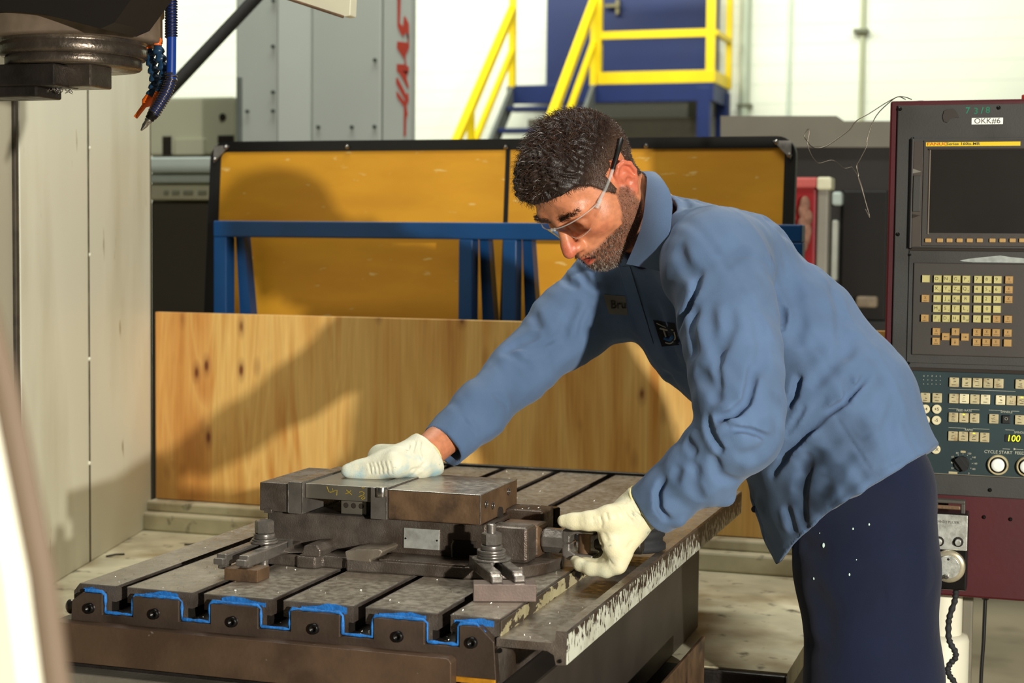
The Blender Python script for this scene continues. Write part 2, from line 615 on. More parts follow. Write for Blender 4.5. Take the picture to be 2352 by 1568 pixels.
for px, py in ((629, 2), (628, 107), (628, 212), (628, 255), (569, 256), (732, 292), (809, 292), (861, 291), (862, 138)):
    p = hy(px, py, YH - .008)
    if first is None:
        m = MB().cyl((p[0], YH - .017, p[2]), (0, 1, 0), .0085, .012, 10)
        first = m.build('screw', mat('screw_grey', (92, 98, 92), .4, .4), gt)
        fp = p
    else:
        copy_part(first, (p[0] - fp[0], 0, p[2] - fp[2]), gt)
# red lettering, reading upward
lm = MB()


def decal(poly):
    pts = [hy(500 + a / 3.92, b / 3.92, YH - .004) for a, b in poly]
    lm.add([(p[0], YH - .004, p[2]) for p in pts], [tuple(range(len(pts)))])


decal([(1617, -140), (1650, -140), (1645, 60), (1640, 205), (1668, 240), (1676, 150), (1690, 145), (1722, 215), (1722, 330), (1712, 420),
       (1712, 390), (1700, 290), (1690, 300), (1668, 330), (1640, 290), (1618, 235)])
decal([(1700, 300), (1722, 320), (1725, 430), (1708, 465), (1690, 500), (1700, 590), (1720, 600), (1722, 640), (1705, 670), (1660, 640),
       (1612, 640), (1612, 575), (1680, 580), (1685, 540), (1612, 430), (1616, 372), (1720, 385)])
decal([(1612, 640), (1712, 640), (1700, 700), (1722, 780), (1712, 800), (1640, 665)])
decal([(1605, 700), (1622, 700), (1700, 850), (1716, 830), (1722, 905), (1700, 950), (1712, 1030), (1698, 1060), (1694, 1220), (1674, 1230),
       (1676, 960), (1612, 870), (1606, 820), (1622, 830), (1676, 905), (1690, 905), (1606, 750)])
lm.build('lettering', RED_LET, gt)

# beige cabinet and pale ribbed cover left of it
YB = 7.95
t = thing('beige_cabinet', (hy(450, 300, YB)[0], YB + .3, 0), 'beige machine cabinet with dark openings behind the yellow board', 'machine')
b3 = lambda mb, p0, p1, q0, q1, Y, d, bv=.006: mb.box(hy(p0, q0, Y)[0], hy(p1, q0, Y)[0], Y, Y + d, hy(p0, q1, Y)[2], hy(p0, q0, Y)[2], bv)
b3(MB(), 330, 537, 226, 358, YB, .5, .015).build('cabinet_body', BEIGE, t)
b3(MB(), 373, 393, 313, 357, YB - .006, .01, 0).build('opening', HOLE, t)
b3(MB(), 500, 536, 311, 330, YB - .006, .01, 0).build('opening', HOLE, t)
p = hy(512, 269, YB)
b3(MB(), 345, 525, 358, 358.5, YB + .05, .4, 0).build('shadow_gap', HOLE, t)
MB().box(hy(340, 300, YB)[0], hy(530, 300, YB)[0], YB + .03, YB + .48, 0, hy(330, 358, YB)[2], .01).build('cabinet_stand', DARK_GREY, t)
MB().lathe((p[0], YB - .006, p[2]), (0, 1, 0), [(0, .020), (.01, .020)], 18).build('port', HOLE, t)
m = MB()
b3(m, 400, 470, 318, 356, YB - .02, .03)
m.build('front_block', BEIGE, t)
YB2 = 5.9
t = thing('slide_cover', (hy(420, 400, YB2)[0], YB2 + .2, 0), 'pale blue ribbed machine cover above a dark panel, left of the yellow board', 'machine')
for q0, q1, d in ((361, 397, 0), (399, 420, .015), (422, 459, .03)):
    b3(MB(), 340, 520, q0, q1, YB2 + d, .3, .008).build('cover_rib', PALE_BLUE if q0 < 422 else BEIGE, t)
for a, b in ((376, 387), (395, 412), (421, 443), (455, 474)):
    b3(MB(), a, b, 438, 447, YB2 + .026, .01, 0).build('slot', mat('slot_grey', (150, 152, 132), .6), t)
MB().box(hy(330, 461, YB2)[0], hy(560, 461, YB2)[0], YB2 + .05, YB2 + .35, 0, hy(330, 461, YB2)[2], .01).build('lower_panel', DARK_GREY, t)

# slanting black hose behind the nozzles
a, b = at(372, 225, 5.2), at(560, 25, 5.4)
tag(MB().tube([tuple(a + (b - a) * s) for s in np.linspace(-1.1, 6.0, 40)], .021, 12).build('flexible_conduit', mat('hose_black', (24, 22, 19), .7, 0, .15, 60, .3, 300)),
    'thick black hose slanting up behind the blue coolant nozzle', 'hose')

# ---------------------------------------------------------------- dark machine and red cabinet at the right, behind
YR = 6.4
t = thing('dark_machine', (hy(1950, 500, YR)[0], YR + .5, 0), 'dark grey machine behind the worker with a pale stepped hood', 'machine')
pl = [hy(*q, YR) for q in ((1660, 1100), (1660, 268), (1921, 268), (1937, 279), (2160, 279), (2160, 1100))]
MB().prism([(p[0], p[2] if p[2] > 1.0 else 0.0) for p in pl], 'y', YR + .06, YR + .9, bev=0).build('machine_body', mat('machine_black', (48, 45, 43), .6, 0, .1), t)
pl = [hy(*q, YR) for q in ((1655, 338), (1655, 266), (1921, 266), (1938, 278), (2160, 278), (2160, 338))]
MB().prism([(p[0], p[2]) for p in pl], 'y', YR, YR + .1).build('hood', mat('hood_grey', (134, 130, 118), .6, 0, .05), t)
b3(MB(), 1935, 2040, 437, 735, YR + .03, .05).build('door_window', mat('machine_interior', (24, 22, 20), .35), t)
b3(MB(), 1930, 2045, 735, 760, YR, .1).build('sill', mat('sill_black', (36, 34, 32), .5), t)
b3(MB(), 1911, 1934, 440, 472, YR - .03, .06, .01).build('lamp_head', PALE_BLUE, t)
b3(MB(), 1911, 1925, 505, 645, YR - .02, .05, .008).build('light_strip', mat('strip_grey', (188, 192, 180), .5), t)
b3(MB(), 1966, 2015, 680, 706, YR - .02, .05, .01).build('tray_item', mat('tray_item', (156, 140, 118), .6, 0, .2, 20), t)
YR2 = 5.6
t = thing('red_cabinet', (hy(1870, 500, YR2)[0], YR2 + .2, 0), 'red cabinet with a grey post right of the yellow board', 'cabinet')
MB().box(hy(1790, 408, YR2)[0], hy(1877, 408, YR2)[0], YR2, YR2 + .4, 0, hy(1790, 408, YR2)[2], .01).build('cabinet_body', mat('cabinet_red', (150, 14, 24), .45, 0, .06), t)
b3(MB(), 1790, 1879, 407, 432, YR2 - .02, .05, .008).build('cabinet_top', mat('cabinet_top_pink', (196, 92, 88), .5), t)
b3(MB(), 1878, 1904, 412, 1100, YR2 - .02, .08, .008).build('post', mat('post_grey', (146, 142, 132), .5), t)
b3(MB(), 1876, 1910, 406, 436, YR2 - .04, .1, .008).build('post_cap', mat('cap_cream', (228, 226, 196), .5), t)
hangs = MB()
for i in range(7):
    p = hy(1852 + random.uniform(-9, 9), 470 + i * 15, YR2 - .03)
    hangs.ball(p, (.018, .012, .03), seg=8, rings=6)
tag(hangs.build('rag', mat('rag_pink', (150, 110, 92), .9, 0, .3, 40)), 'crumpled brownish rag hanging on the red cabinet', 'cloth')

# ================================================================== boards behind the table
# plywood sheet: veneer grain, knots and a splice
def plywood_mat():
    m = bpy.data.materials.new('plywood')
    m.use_nodes = True
    nt = m.node_tree
    N, L = nt.nodes, nt.links
    b = N['Principled BSDF']
    b.inputs['Roughness'].default_value = .5
    tc = N.new('ShaderNodeTexCoord')

    def mapped(s, loc=(0, 0, 0)):
        k = N.new('ShaderNodeMapping')
        k.inputs['Scale'].default_value = s
        k.inputs['Location'].default_value = loc
        L.new(tc.outputs['Object'], k.inputs[0])
        return k.outputs[0]

    def noise(v, sc, det=4, dist=0):
        k = N.new('ShaderNodeTexNoise')
        k.inputs['Scale'].default_value = sc
        k.inputs['Detail'].default_value = det
        k.inputs['Distortion'].default_value = dist
        L.new(v, k.inputs['Vector'])
        return k.outputs[0]

    def ramp(f, els):
        r = N.new('ShaderNodeValToRGB')
        while len(r.color_ramp.elements) < len(els):
            r.color_ramp.elements.new(.5)
        for e, (p, c) in zip(r.color_ramp.elements, els):
            e.position = p
            e.color = c if len(c) == 4 else lin(c)
        L.new(f, r.inputs[0])
        return r.outputs[0]

    def mix(f, a, c, mode='MIX'):
        x = N.new('ShaderNodeMixRGB')
        x.blend_type = mode
        for i, s in enumerate((f, a, c)):
            if isinstance(s, (tuple, float)):
                x.inputs[i].default_value = s
            else:
                L.new(s, x.inputs[i])
        return x.outputs[0]
    W, K = (1, 1, 1, 1), (0, 0, 0, 1)
    grain = noise(mapped((6.5, 1, .8)), 1.7, 3, .8)
    base = ramp(grain, [(.3, (190, 132, 62)), (.45, (214, 162, 86)), (.58, (230, 188, 112)), (.72, (200, 138, 62))])
    fine = ramp(noise(mapped((60, 1, 2.2)), 2.5, 5), [(.35, (.88, .87, .84, 1)), (.65, W)])
    base = mix(1.0, base, fine, 'MULTIPLY')
    # pin knots
    vo = N.new('ShaderNodeTexVoronoi')
    vo.inputs['Scale'].default_value = 1.0
    L.new(mapped((19, 19, 8), (.3, .2, .15)), vo.inputs['Vector'])
    kn = ramp(vo.outputs['Distance'], [(.06, W), (.16, (.35, .35, .35, 1)), (.32, K)])
    gate = ramp(noise(mapped((5, 1, 4)), 1.1, 1), [(.45, K), (.52, W)])
    base = mix(mix(1.0, kn, gate, 'MULTIPLY'), base, lin((112, 58, 20)))
    # splice to a pinker veneer at the left
    sx = N.new('ShaderNodeSeparateXYZ')
    L.new(tc.outputs['Object'], sx.inputs[0])
    ms = N.new('ShaderNodeMath')
    ms.operation = 'LESS_THAN'
    ms.inputs[1].default_value = SPLICE
    L.new(sx.outputs[0], ms.inputs[0])
    base = mix(ms.outputs[0], base, mix(1.0, base, lin((246, 230, 220)), 'MULTIPLY'))
    L.new(base, b.inputs['Base Color'])
    return m


YP = 3.85
px0, px1 = hy(357, 900, YP)[0], .19
pz0, pz1 = .664, hy(1000, 733, YP)[2]
SPLICE = hy(487, 900, YP)[0] - (px0 + px1) / 2
tag(MB().box(px0, px1, YP, YP + .018, pz0, pz1, .0015).build('plywood_sheet', plywood_mat()),
    'bare knotty plywood sheet standing on edge behind the table', 'board')

# yellow board in a black edging, leaning back
YY = 4.22
LEAN = math.tan(math.radians(5))


def yb(px, py, off=0.0):
    """point of the leaning board's face"""
    v = ray(px, py)
    # plane: Y = YY + (z - 1.2) * LEAN
    t = (YY + off + (CAM[2] - 1.2) * LEAN) / (v[1] - v[2] * LEAN)
    return CAM + v * t


c0, c1 = yb(480, 326), yb(1836, 319)
YX0, YX1 = c0[0] + .012, c1[0] - .006
YZ1 = c0[2]
YZ0 = .75
bt = thing('yellow_board', ((YX0 + YX1) / 2, YY, YZ0), 'large yellow board with rounded black edging, leaning behind the blue frame', 'board')


def lean(mb):
    mb.v = [(x, y + (z - 1.2) * LEAN, z) for x, y, z in mb.v]
    return mb


w = .030
xm_ = yb(1165, 420)[0]
for a, b in ((YX0 + w, xm_ - .006), (xm_ + .006, YX1 - w)):
    lean(MB().box(a, b, YY, YY + .016, YZ0, YZ1 - w)).build('panel', YBOARD, bt)
lean(MB().box(xm_ - .006, xm_ + .006, YY - .003, YY + .016, YZ0, YZ1 - w)).build('joint_strip', BLACK, bt)
# edging: two stiles and a top rail with round corners
R = .05
path = [(YX0, YZ0), (YX0, YZ1 - R)] + [(YX0 + R - R * math.cos(t), YZ1 - R + R * math.sin(t)) for t in np.linspace(.2, math.pi / 2 - .2, 6)] + \
       [(YX0 + R, YZ1), (YX1 - R, YZ1)] + [(YX1 - R + R * math.sin(t), YZ1 - R + R * math.cos(t)) for t in np.linspace(.2, math.pi / 2 - .2, 6)] + \
       [(YX1, YZ1 - R), (YX1, YZ0)]
ins = [(YX0 + w, YZ0), (YX0 + w, YZ1 - R)] + [(YX0 + R - (R - w) * math.cos(t), YZ1 - R + (R - w) * math.sin(t)) for t in np.linspace(.2, math.pi / 2 - .2, 6)] + \
      [(YX0 + R, YZ1 - w), (YX1 - R, YZ1 - w)] + [(YX1 - R + (R - w) * math.sin(t), YZ1 - R + (R - w) * math.cos(t)) for t in np.linspace(.2, math.pi / 2 - .2, 6)] + \
      [(YX1 - w, YZ1 - R), (YX1 - w, YZ0)]
k = len(path)
v = [(p[0], YY - .010, p[1]) for p in path] + [(p[0], YY - .004, p[1]) for p in ins] + [(p[0], YY + .022, p[1]) for p in path] + [(p[0], YY + .022, p[1]) for p in ins]
f = []
for i in range(k - 1):
    f += [(i, i + 1, k + i + 1, k + i), (2 * k + i + 1, 2 * k + i, 3 * k + i, 3 * k + i + 1), (i + 1, i, 2 * k + i, 2 * k + i + 1),
          (k + i, k + i + 1, 3 * k + i + 1, 3 * k + i)]
lean(MB().add(v, f)).build('edging', BLACK, bt)
fs = None
for px, py in ((801, 337), (1164, 338), (1486, 335)):
    p = yb(px, py)
    if fs is None:
        fs = MB().lathe((p[0], p[1] - .017, p[2]), (0, 1, 0), [(0, .002), (.003, .006), (.006, .007)], 12).build('screw', STEEL, bt)
        f0 = p
    else:
        copy_part(fs, (p[0] - f0[0], p[1] - f0[1], p[2] - f0[2]), bt)
for sx, xe in ((1, YX0), (-1, YX1)):
    m = MB()
    m.prism([(xe + sx * .012, YZ1 - .012), (xe + sx * .06, YZ1 - .012), (xe + sx * .012, YZ1 - .06)], 'y', YY - .014, YY - .008)
    cn = lean(m).build('corner_plate', mat('corner_zinc', (150, 146, 140), .4, .5, .2, 60), bt)
    for a, b in ((.05, .016), (.016, .05)):
        lean(MB().lathe((xe + sx * a, YY - .018, YZ1 - b), (0, 1, 0), [(0, .002), (.003, .006), (.006, .007)], 10)).build('screw', STEEL, cn)

# blue frame in front of the board
YF = 4.05
ft = thing('steel_frame', (-1.3, YF, 0), 'bright blue welded steel frame standing before the yellow board', 'frame')
X = lambda px, py, Y=YF: hy(px, py, Y)[0]
zt, zb = hy(700, 508, YF)[2], hy(700, 546, YF)[2]
fx0, fx1 = X(489, 520), X(1842, 530)
MB().box(fx0, fx1, YF, YF + .06, zb, zt, .004).build('top_rail', BLUE_STEEL, ft)
for a, b in ((490, 520), (1053, 1085), (1154, 1186), (1812, 1842)):
    MB().box(X(a, 600), X(b, 600), YF, YF + .05, 0, zb, .003).build('upright', BLUE_STEEL, ft)
# splayed rear legs behind the uprights
for a, b in ((522, 541), (1086, 1106), (1186, 1204), (1780, 1805)):
    m = MB()
    xa, xb = X(a, 600), X(b, 600)
    m.add([(xa, YF + .05, zb), (xa + .025, YF + .05, zb), (xb + .10, YF + .12, 0), (xb + .02, YF + .12, 0),
           (xa, YF + .09, zb), (xa + .025, YF + .09, zb), (xb + .10, YF + .16, 0), (xb + .02, YF + .16, 0)],
          [(0, 3, 2, 1), (4, 5, 6, 7), (0, 1, 5, 4), (1, 2, 6, 5), (2, 3, 7, 6), (3, 0, 4, 7)])
    m.build('brace_leg', BLUE_STEEL, ft)
MB().box(fx0, fx1, YF + .005, YF + .045, .3, .36, .003).build('cross_rail', BLUE_STEEL, ft)
for py in (655, 690, 712):
    p = hy(524, py, YF + .04)
    MB().box(p[0] - .006, p[0] + .006, YF + .048, YF + .056, p[2] - .014, p[2] + .014, .004).build('adjustment_slot', mat('slot_orange', (150, 96, 34), .6), ft)

# ================================================================== machine enclosure, base and head
PAN = .59
et = thing('chip_pan', (-1.0, 3.0, 0), 'dirty cream machine pan with chips around the milling table', 'machine base')
MB().prism([(-2.30, 3.93), (-2.02, 2.80), (-1.90, 2.30), (-1.46, 2.30), (-1.46, 2.92), (-.42, 2.92), (-.42, 3.93)], 'z', PAN - .04, PAN).build('pan', CREAM_FLOOR, et)
MB().box(-2.30, .25, 3.775, 3.95, PAN, PAN + .046, .006).build('rear_ledge', CREAM_FLOOR, et)
MB().box(-2.26, .25, 3.81, 3.95, PAN + .046, PAN + .072, .005).build('rear_ledge', CREAM_FLOOR, et)
MB().box(-2.26, -.43, 2.3, 3.9, .0, PAN - .04, .01).build('base_body', mat('base_dark', (60, 54, 46), .6, 0, .2), et)
MB().box(-.62, -.419, 2.905, 2.926, PAN - .12, PAN - .003, .004).build('channel_wall', IRON_DARK, et)
MB().box(-.60, -.42, 2.66, 2.70, PAN - .16, PAN - .075, .004).build('channel_rail', mat('rail_olive', (112, 92, 44), .5, 0, .3, 30), et)
for px, py, l, a in ((470, 1250, .10, .5), (265, 1275, .05, 1.1), (1490, 1412, .07, .1)):
    p = hz(px, py, PAN + .002)
    m = MB()
    d = Vector((math.cos(a), math.sin(a), 0))
    m.tube([Vector(p) - d * l / 2 + Vector((0, 0, .001)), Vector(p) + Vector((0, .004, .002)), Vector(p) + d * l / 2], .0022, 6)
    tag(m.build('swarf_strip', IRON_DARK), {470: 'long dark metal sliver lying on the cream pan beside the table',
        265: 'short dark sliver lying at the foot of the cream wall', 1490: 'dark sliver lying on the pan right of the table tray'}[px], 'metal scrap')
# guard plate standing right of the table bed
m = MB().box(-.565, -.559, 2.32, 2.857, .5505, .66, .0015)
tag(m.build('guard_plate', IRON_BROWN), 'upright brown steel guard plate on edge, right of the table bed', 'steel plate')

# enclosure walls at the left
A, B_, C_, D_ = Vector((-2.265, 3.857)), Vector((-2.14, 3.358)), Vector((-2.033, 2.93)), Vector((-1.93, 2.50))
wt = thing('enclosure_wall', (-2.15, 3.3, PAN), 'tall cream sheet metal enclosure wall left of the table', 'machine wall')
nrm = Vector((-(A - B_).y, (A - B_).x)).normalized()
if nrm.x > 0:
    nrm = -nrm


def wallpanel(p, q, name, material, th=.03, z0=PAN, z1=2.5, inset=.0, par=wt):
    p, q = p + nrm * inset, q + nrm * inset
    m = MB().prism([tuple(p), tuple(q), tuple(q + nrm * th), tuple(p + nrm * th)], 'z', z0, z1, bev=.003)
    return m.build(name, material, par)


u = (B_ - A).normalized()
wallpanel(A + u * .012, B_ - u * .004, 'wall_panel', CREAM)
wallpanel(B_ + u * .004, C_ - u * .006, 'wall_panel', CREAM)
wallpanel(C_ + u * .010, D_, 'wall_panel', mat('cream_dull', (178, 172, 152), .5, 0, .06, 3, stretch=(1, 1, .3)), inset=.010)
wallpanel(A - u * .012, A + u * .010, 'edge_strip', SEAM, inset=.004)
wallpanel(B_ - u * .006, B_ + u * .006, 'joint_strip', SEAM, inset=-.0012)
wallpanel(C_ - u * .008, C_ + u * .010, 'joint_strip', mat('joint_dark', (64, 56, 44), .6, 0, .3, 30), inset=.002)
for py in (340, 585, 824, 1063):
    v = ray(205, py)
    # hit the wall plane
    n3 = np.array([nrm.x, nrm.y, 0])
    tt = np.dot(np.array([B_.x, B_.y, 0]) - np.array([CAM[0], CAM[1], 0]), n3) / np.dot(v, n3)
    p = CAM + v * tt
    MB().ball((p[0] + .001, p[1] - .002, p[2]), .005, seg=8, rings=6).build('weld_tack', CREAM, wt)

# door edge close to the camera at the lower left
DY = .62
pp = [hy(*q, DY) for q in ((-75, 700), (-22, 900), (28, 1150), (62, 1320), (98, 1600), (112, 1800))]
dtg = thing('machine_door', (hy(-100, 1300, DY)[0], DY, .5), 'blurred cream machine door edge close to the camera at lower left', 'machine door')
poly = [(p[0], p[2]) for p in pp] + [(pp[-1][0] - .25, pp[-1][2]), (pp[0][0] - .25, pp[0][2])]
MB().prism(poly, 'y', DY - .015, DY + .015).build('door_panel', CREAM, dtg)
sm = [(pp[i] * (1 - s) + pp[i + 1] * s) for i in range(5) for s in (0, .5)] + [pp[5]]
MB().tube([(p[0] + .005, DY + .004, p[2]) for p in sm], .0065, 10).build('edge_seal', mat('door_seal', (92, 76, 60), .7, 0, .1), dtg)

# ---------------------------------------------------------------- spindle head
SZ = 2.62
s0 = at(170, 133, SZ)
sx_, sy_ = float(s0[0]), float(s0[1])
zpx = SZ / F_PX
HEAD = mat('head_casting', (128, 112, 96), .5, .15, .25, 12, .1, 90, dirt=(58, 46, 36), dscale=7, dlo=.45, dhi=.7)
NOSE = mat('spindle_steel', (104, 94, 84), .3, .8, .2, 25, .3, 200, rvar=.12)
st = thing('spindle_head', (sx_, sy_, 1.6), 'dark milling machine spindle head with toolholder at top left', 'machine spindle')
z0 = float(s0[2])
MB().lathe((sx_, sy_, z0 + .024), (0, 0, 1), [(0, .105), (0, .136), (.004, .139), (.045, .139), (.045, .142), (1.5, .142)], 56).build('head_casting', HEAD, st)
MB().lathe((sx_, sy_, z0 - .002), (0, 0, 1), [(0, .10), (0, .112), (.004, .1155), (.019, .1155), (.021, .113), (.023, .1155), (.038, .1155), (.042, .112)], 56).build('spindle_flange', NOSE, st)
MB().lathe((sx_, sy_, z0 - .018), (0, 0, 1), [(0, .06), (0, .104), (.003, .107), (.014, .107), (.018, .103)], 56).build('spindle_nose', NOSE, st)
tm = MB()
tm.box(sx_ - .0, sx_ + .07, sy_ - .062, sy_ + .0, z0 - .052, z0 - .016, .003)
tm.build('drive_key', NOSE, st)
kb = lambda p0, p1, q0, q1, dz: (lambda a, b: (float(a[0]), float(b[0]), float(a[1]), float(a[1]) + .07, float(b[2]), float(a[2])))(at(p0, q0, SZ - dz), at(p1, q1, SZ - dz))
MB().box(*kb(-90, 170, 150, 203, .05), .003).build('drive_key', IRON_DARK, st)
MB().box(*kb(-90, 121, 200, 227, .04), .003).build('tool_holder', IRON_DARK, st)
MB().box(*kb(95, 116, 151, 163, .056), .001).build('key_stop', NOSE, st)
ck = random.Random(3)
cm = MB()
for i in range(40):
    p = at(ck.uniform(60, 165), ck.uniform(202, 208), SZ - .055)
    d = ck.uniform(.002, .006)
    cm.tube([tuple(p), (p[0] + ck.uniform(-.004, .004), p[1], p[2] - d * .5), (p[0] + ck.uniform(-.006, .006), p[1], p[2] - d)], .0007, 4)
cm.build('swarf', STEEL_DARK, st)['kind'] = 'stuff'
# cover in front of the head, its shade painted in as near-black
cp = [at(*q, SZ - .17) for q in ((-120, -1400), (-120, 15), (0, 20), (90, 30), (250, 70), (288, 58), (352, -10), (470, -160), (470, -1400))]
MB().prism([(p[0], p[2]) for p in cp], 'y', float(cp[0][1]), float(cp[0][1]) + .10).build('head_cover', mat('cover_shaded', (26, 21, 17), .6, 0, .1), st)
# two jointed coolant nozzles and an air hose
def smooth(pts, n=6):
    P = [Vector(p) for p in pts]
    P = [P[0] * 2 - P[1]] + P + [P[-1] * 2 - P[-2]]
    out = []
    for i in range(1, len(P) - 2):
        for s in range(n):
            t = s / n
            a, b, c, d = P[i - 1], P[i], P[i + 1], P[i + 2]
            out.append(.5 * ((2 * b) + (c - a) * t + (2 * a - 5 * b + 4 * c - d) * t * t + (3 * b - a - 3 * c + d) * t ** 3))
    out.append(P[-2])
    return out


def nozzle(pix, Z, label, tip):
    P = [Vector(at(x, y, Z)) for x, y in pix]
    path = smooth(P, 8)
    t = thing('coolant_nozzle', tuple(P[0]), label, 'nozzle', 'jointed coolant nozzles')
    # resample
    L = [0]
    for i in range(1, len(path)):
        L.append(L[-1] + (path[i] - path[i - 1]).length)

    def pos(d):
        for i in range(1, len(L)):
            if L[i] >= d:
                s = (d - L[i - 1]) / max(1e-9, L[i] - L[i - 1])
                return path[i - 1].lerp(path[i], s)
        return path[-1]
    tot = L[-1]
    a, b = pos(0), pos(.014)
    MB().lathe(a, b - a, [(0, .006), (.002, .0085), (.007, .0085), (.009, .006), (.013, .007)], 12).build('fitting', LOC_ORANGE, t)
    d = .012
    seg = .0145
    while d < tot - .045:
        a, b = pos(d), pos(d + seg)
        MB().lathe(a, b - a, [(0, .0062), (.003, .0060), (.008, .0092), (.012, .0098), (.0145, .0072)], 14).build('segment', LOC_BLUE, t)
        d += seg * .92
    a, b = pos(d), pos(tot)
    h = (b - a).length
    MB().lathe(a, b - a, [(0, .0088), (h * .3, .0088), (h * .45, tip), (h, tip * .85)], 14).build('nozzle_tip', LOC_ORANGE, t)


nozzle([(361, 86), (364, 118), (374, 150), (378, 180), (368, 215), (354, 246), (342, 268)], SZ, 'blue jointed coolant nozzle with orange fitting and tip, nearer the blue hose', .0055)
nozzle([(338, 95), (342, 120), (352, 160), (356, 195), (344, 228), (328, 252), (311, 270)], SZ + .03, 'blue jointed coolant nozzle whose orange tip points furthest left', .004)
at_ = thing('air_hose', tuple(at(395, 0, SZ - .02)), 'blue air hose with spring sleeves ending in a pointed steel nozzle', 'hose')
hp = smooth([at(x, y, SZ - .02) for x, y in ((394, -1300), (393, -160), (394, 0), (394, 90), (393, 170), (392, 185), (383, 210), (366, 240), (352, 262))], 10)
MB().tube(hp, .0078, 14).build('tube', HOSE_BLUE, at_)


def coil(path, r, pitch, wr):
    out, L, ph = [], 0, 0
    for i in range(1, len(path)):
        a, b = path[i - 1], path[i]
        T = (b - a).normalized()
        U = T.cross(Vector((0, 1, 0))).normalized()
        V = T.cross(U)
        ln = (b - a).length
        k = max(2, int(ln / pitch * 10))
        for s in range(k):
            ph += 2 * math.pi * ln / k / pitch
            out.append(a + (b - a) * s / k + (U * math.cos(ph) + V * math.sin(ph)) * r)
    return MB().tube(out, wr, 6)


coil([Vector(at(393 + i * .01, y, SZ - .02)) for i, y in enumerate(np.linspace(-700, 88, 30))], .0088, .0042, .0016).build('spring_sleeve', mat('spring_steel', (52, 50, 62), .3, .8), at_)
i0 = [i for i, p in enumerate(hp) if p.z < at(392, 172, SZ)[2]][0]
coil(hp[i0:], .0088, .0042, .0017).build('spring_sleeve', mat('spring_steel2', (86, 80, 82), .3, .8), at_)
a, b = Vector(at(353, 260, SZ - .02)), Vector(at(324, 300, SZ - .02))
MB().lathe(a, b - a, [(0, .0088), (.006, .0088), (.007, .0075), (.012, .0075)], 14, BLACK_OX).lathe(a + (b - a).normalized() * .012, b - a, [(0, .006), (.004, .0062), (.005, .0048), (.012, .0045), ((b - a).length - .012, .0012)], 14, STEEL).build('nozzle_tip', None, at_)

# cream sign panel corner hanging at the top
q = [at(*k, 3.1) for k in ((600, -180), (600, -24), (790, 38), (806, 36), (809, 0), (812, -180))]
ht = thing('hanging_guard', (float(q[2][0]), float(q[2][1]), float(q[2][2])), 'corner of a chipped cream panel hanging into the top of view', 'panel')
MB().prism([(p[0], p[2]) for p in q], 'y', float(q[2][1]), float(q[2][1]) + .03, bev=.002).build('panel_sheet', mat('panel_cream', (226, 222, 196), .5, 0, .05, 10, dirt2=(80, 60, 40), d2scale=40, d2lo=.7, d2hi=.74), ht)
e0, e1 = q[1], q[2]
MB().tube([(p[0], p[1] - .001, p[2] - .001) for p in (e0, (e0 + e1) / 2, e1)], .0028, 6).build('worn_edge', IRON_BROWN, ht)
MB().tube([(p[0], float(q[2][1]) + .015, p[2]) for p in (q[0] + np.array([0, 0, 0.03]), q[0] + np.array([0, 0, 3.0]))], .008, 8).build('hanger', BLACK, ht)

# ================================================================== milling table
T = .854
TX0, TX1, TY0, TY1 = -1.343, -.683, 2.064, 3.451
SL = [TX0 + .08 + .125 * i for i in range(5)]


def chipped(name, base, paint, zmid, k, sc=60, stretch=(1, 1, .25), rough=.5, ymid=None, ky=0.0):
    """paint worn off a casting: more paint below zmid (metres above the part's base)"""
    m = bpy.data.materials.new(name)
    m.use_nodes = True
    N, L = m.node_tree.nodes, m.node_tree.links
    b = N['Principled BSDF']
    b.inputs['Roughness'].default_value = rough
    tc = N.new('ShaderNodeTexCoord')
    mp = N.new('ShaderNodeMapping')
    mp.inputs['Scale'].default_value = stretch
    L.new(tc.outputs['Object'], mp.inputs[0])
    n = N.new('ShaderNodeTexNoise')
    n.inputs['Scale'].default_value = sc
    n.inputs['Detail'].default_value = 6
    L.new(mp.outputs[0], n.inputs['Vector'])
    s = N.new('ShaderNodeSeparateXYZ')
    L.new(tc.outputs['Object'], s.inputs[0])

    def math_(op, a, c):
        q = N.new('ShaderNodeMath')
        q.operation = op
        for i, x in enumerate((a, c)):
            if isinstance(x, (int, float)):
                q.inputs[i].default_value = x
            else:
                L.new(x, q.inputs[i])
        return q.outputs[0]
    z = math_('MULTIPLY', math_('SUBTRACT', s.outputs[2], zmid), k)
    v = math_('SUBTRACT', n.outputs[0], z)
    if ymid is not None:
        v = math_('SUBTRACT', v, math_('MULTIPLY', math_('SUBTRACT', s.outputs[1], ymid), ky))
    r = N.new('ShaderNodeValToRGB')
    r.color_ramp.elements[0].position = .50
    r.color_ramp.elements[0].color = lin(base)
    r.color_ramp.elements[1].position = .53
    r.color_ramp.elements[1].color = lin(paint)
    L.new(v, r.inputs[0])
    n2 = N.new('ShaderNodeTexNoise')
    n2.inputs['Scale'].default_value = 25
    L.new(tc.outputs['Object'], n2.inputs['Vector'])
    r2 = N.new('ShaderNodeValToRGB')
    r2.color_ramp.elements[0].position = .35
    r2.color_ramp.elements[0].color = (.72, .70, .66, 1)
    r2.color_ramp.elements[1].position = .6
    r2.color_ramp.elements[1].color = (1, 1, 1, 1)
    L.new(n2.outputs[0], r2.inputs[0])
    x = N.new('ShaderNodeMixRGB')
    x.blend_type = 'MULTIPLY'
    x.inputs[0].default_value = 1
    L.new(r.outputs[0], x.inputs[1])
    L.new(r2.outputs[0], x.inputs[2])
    L.new(x.outputs[0], b.inputs['Base Color'])
    return m


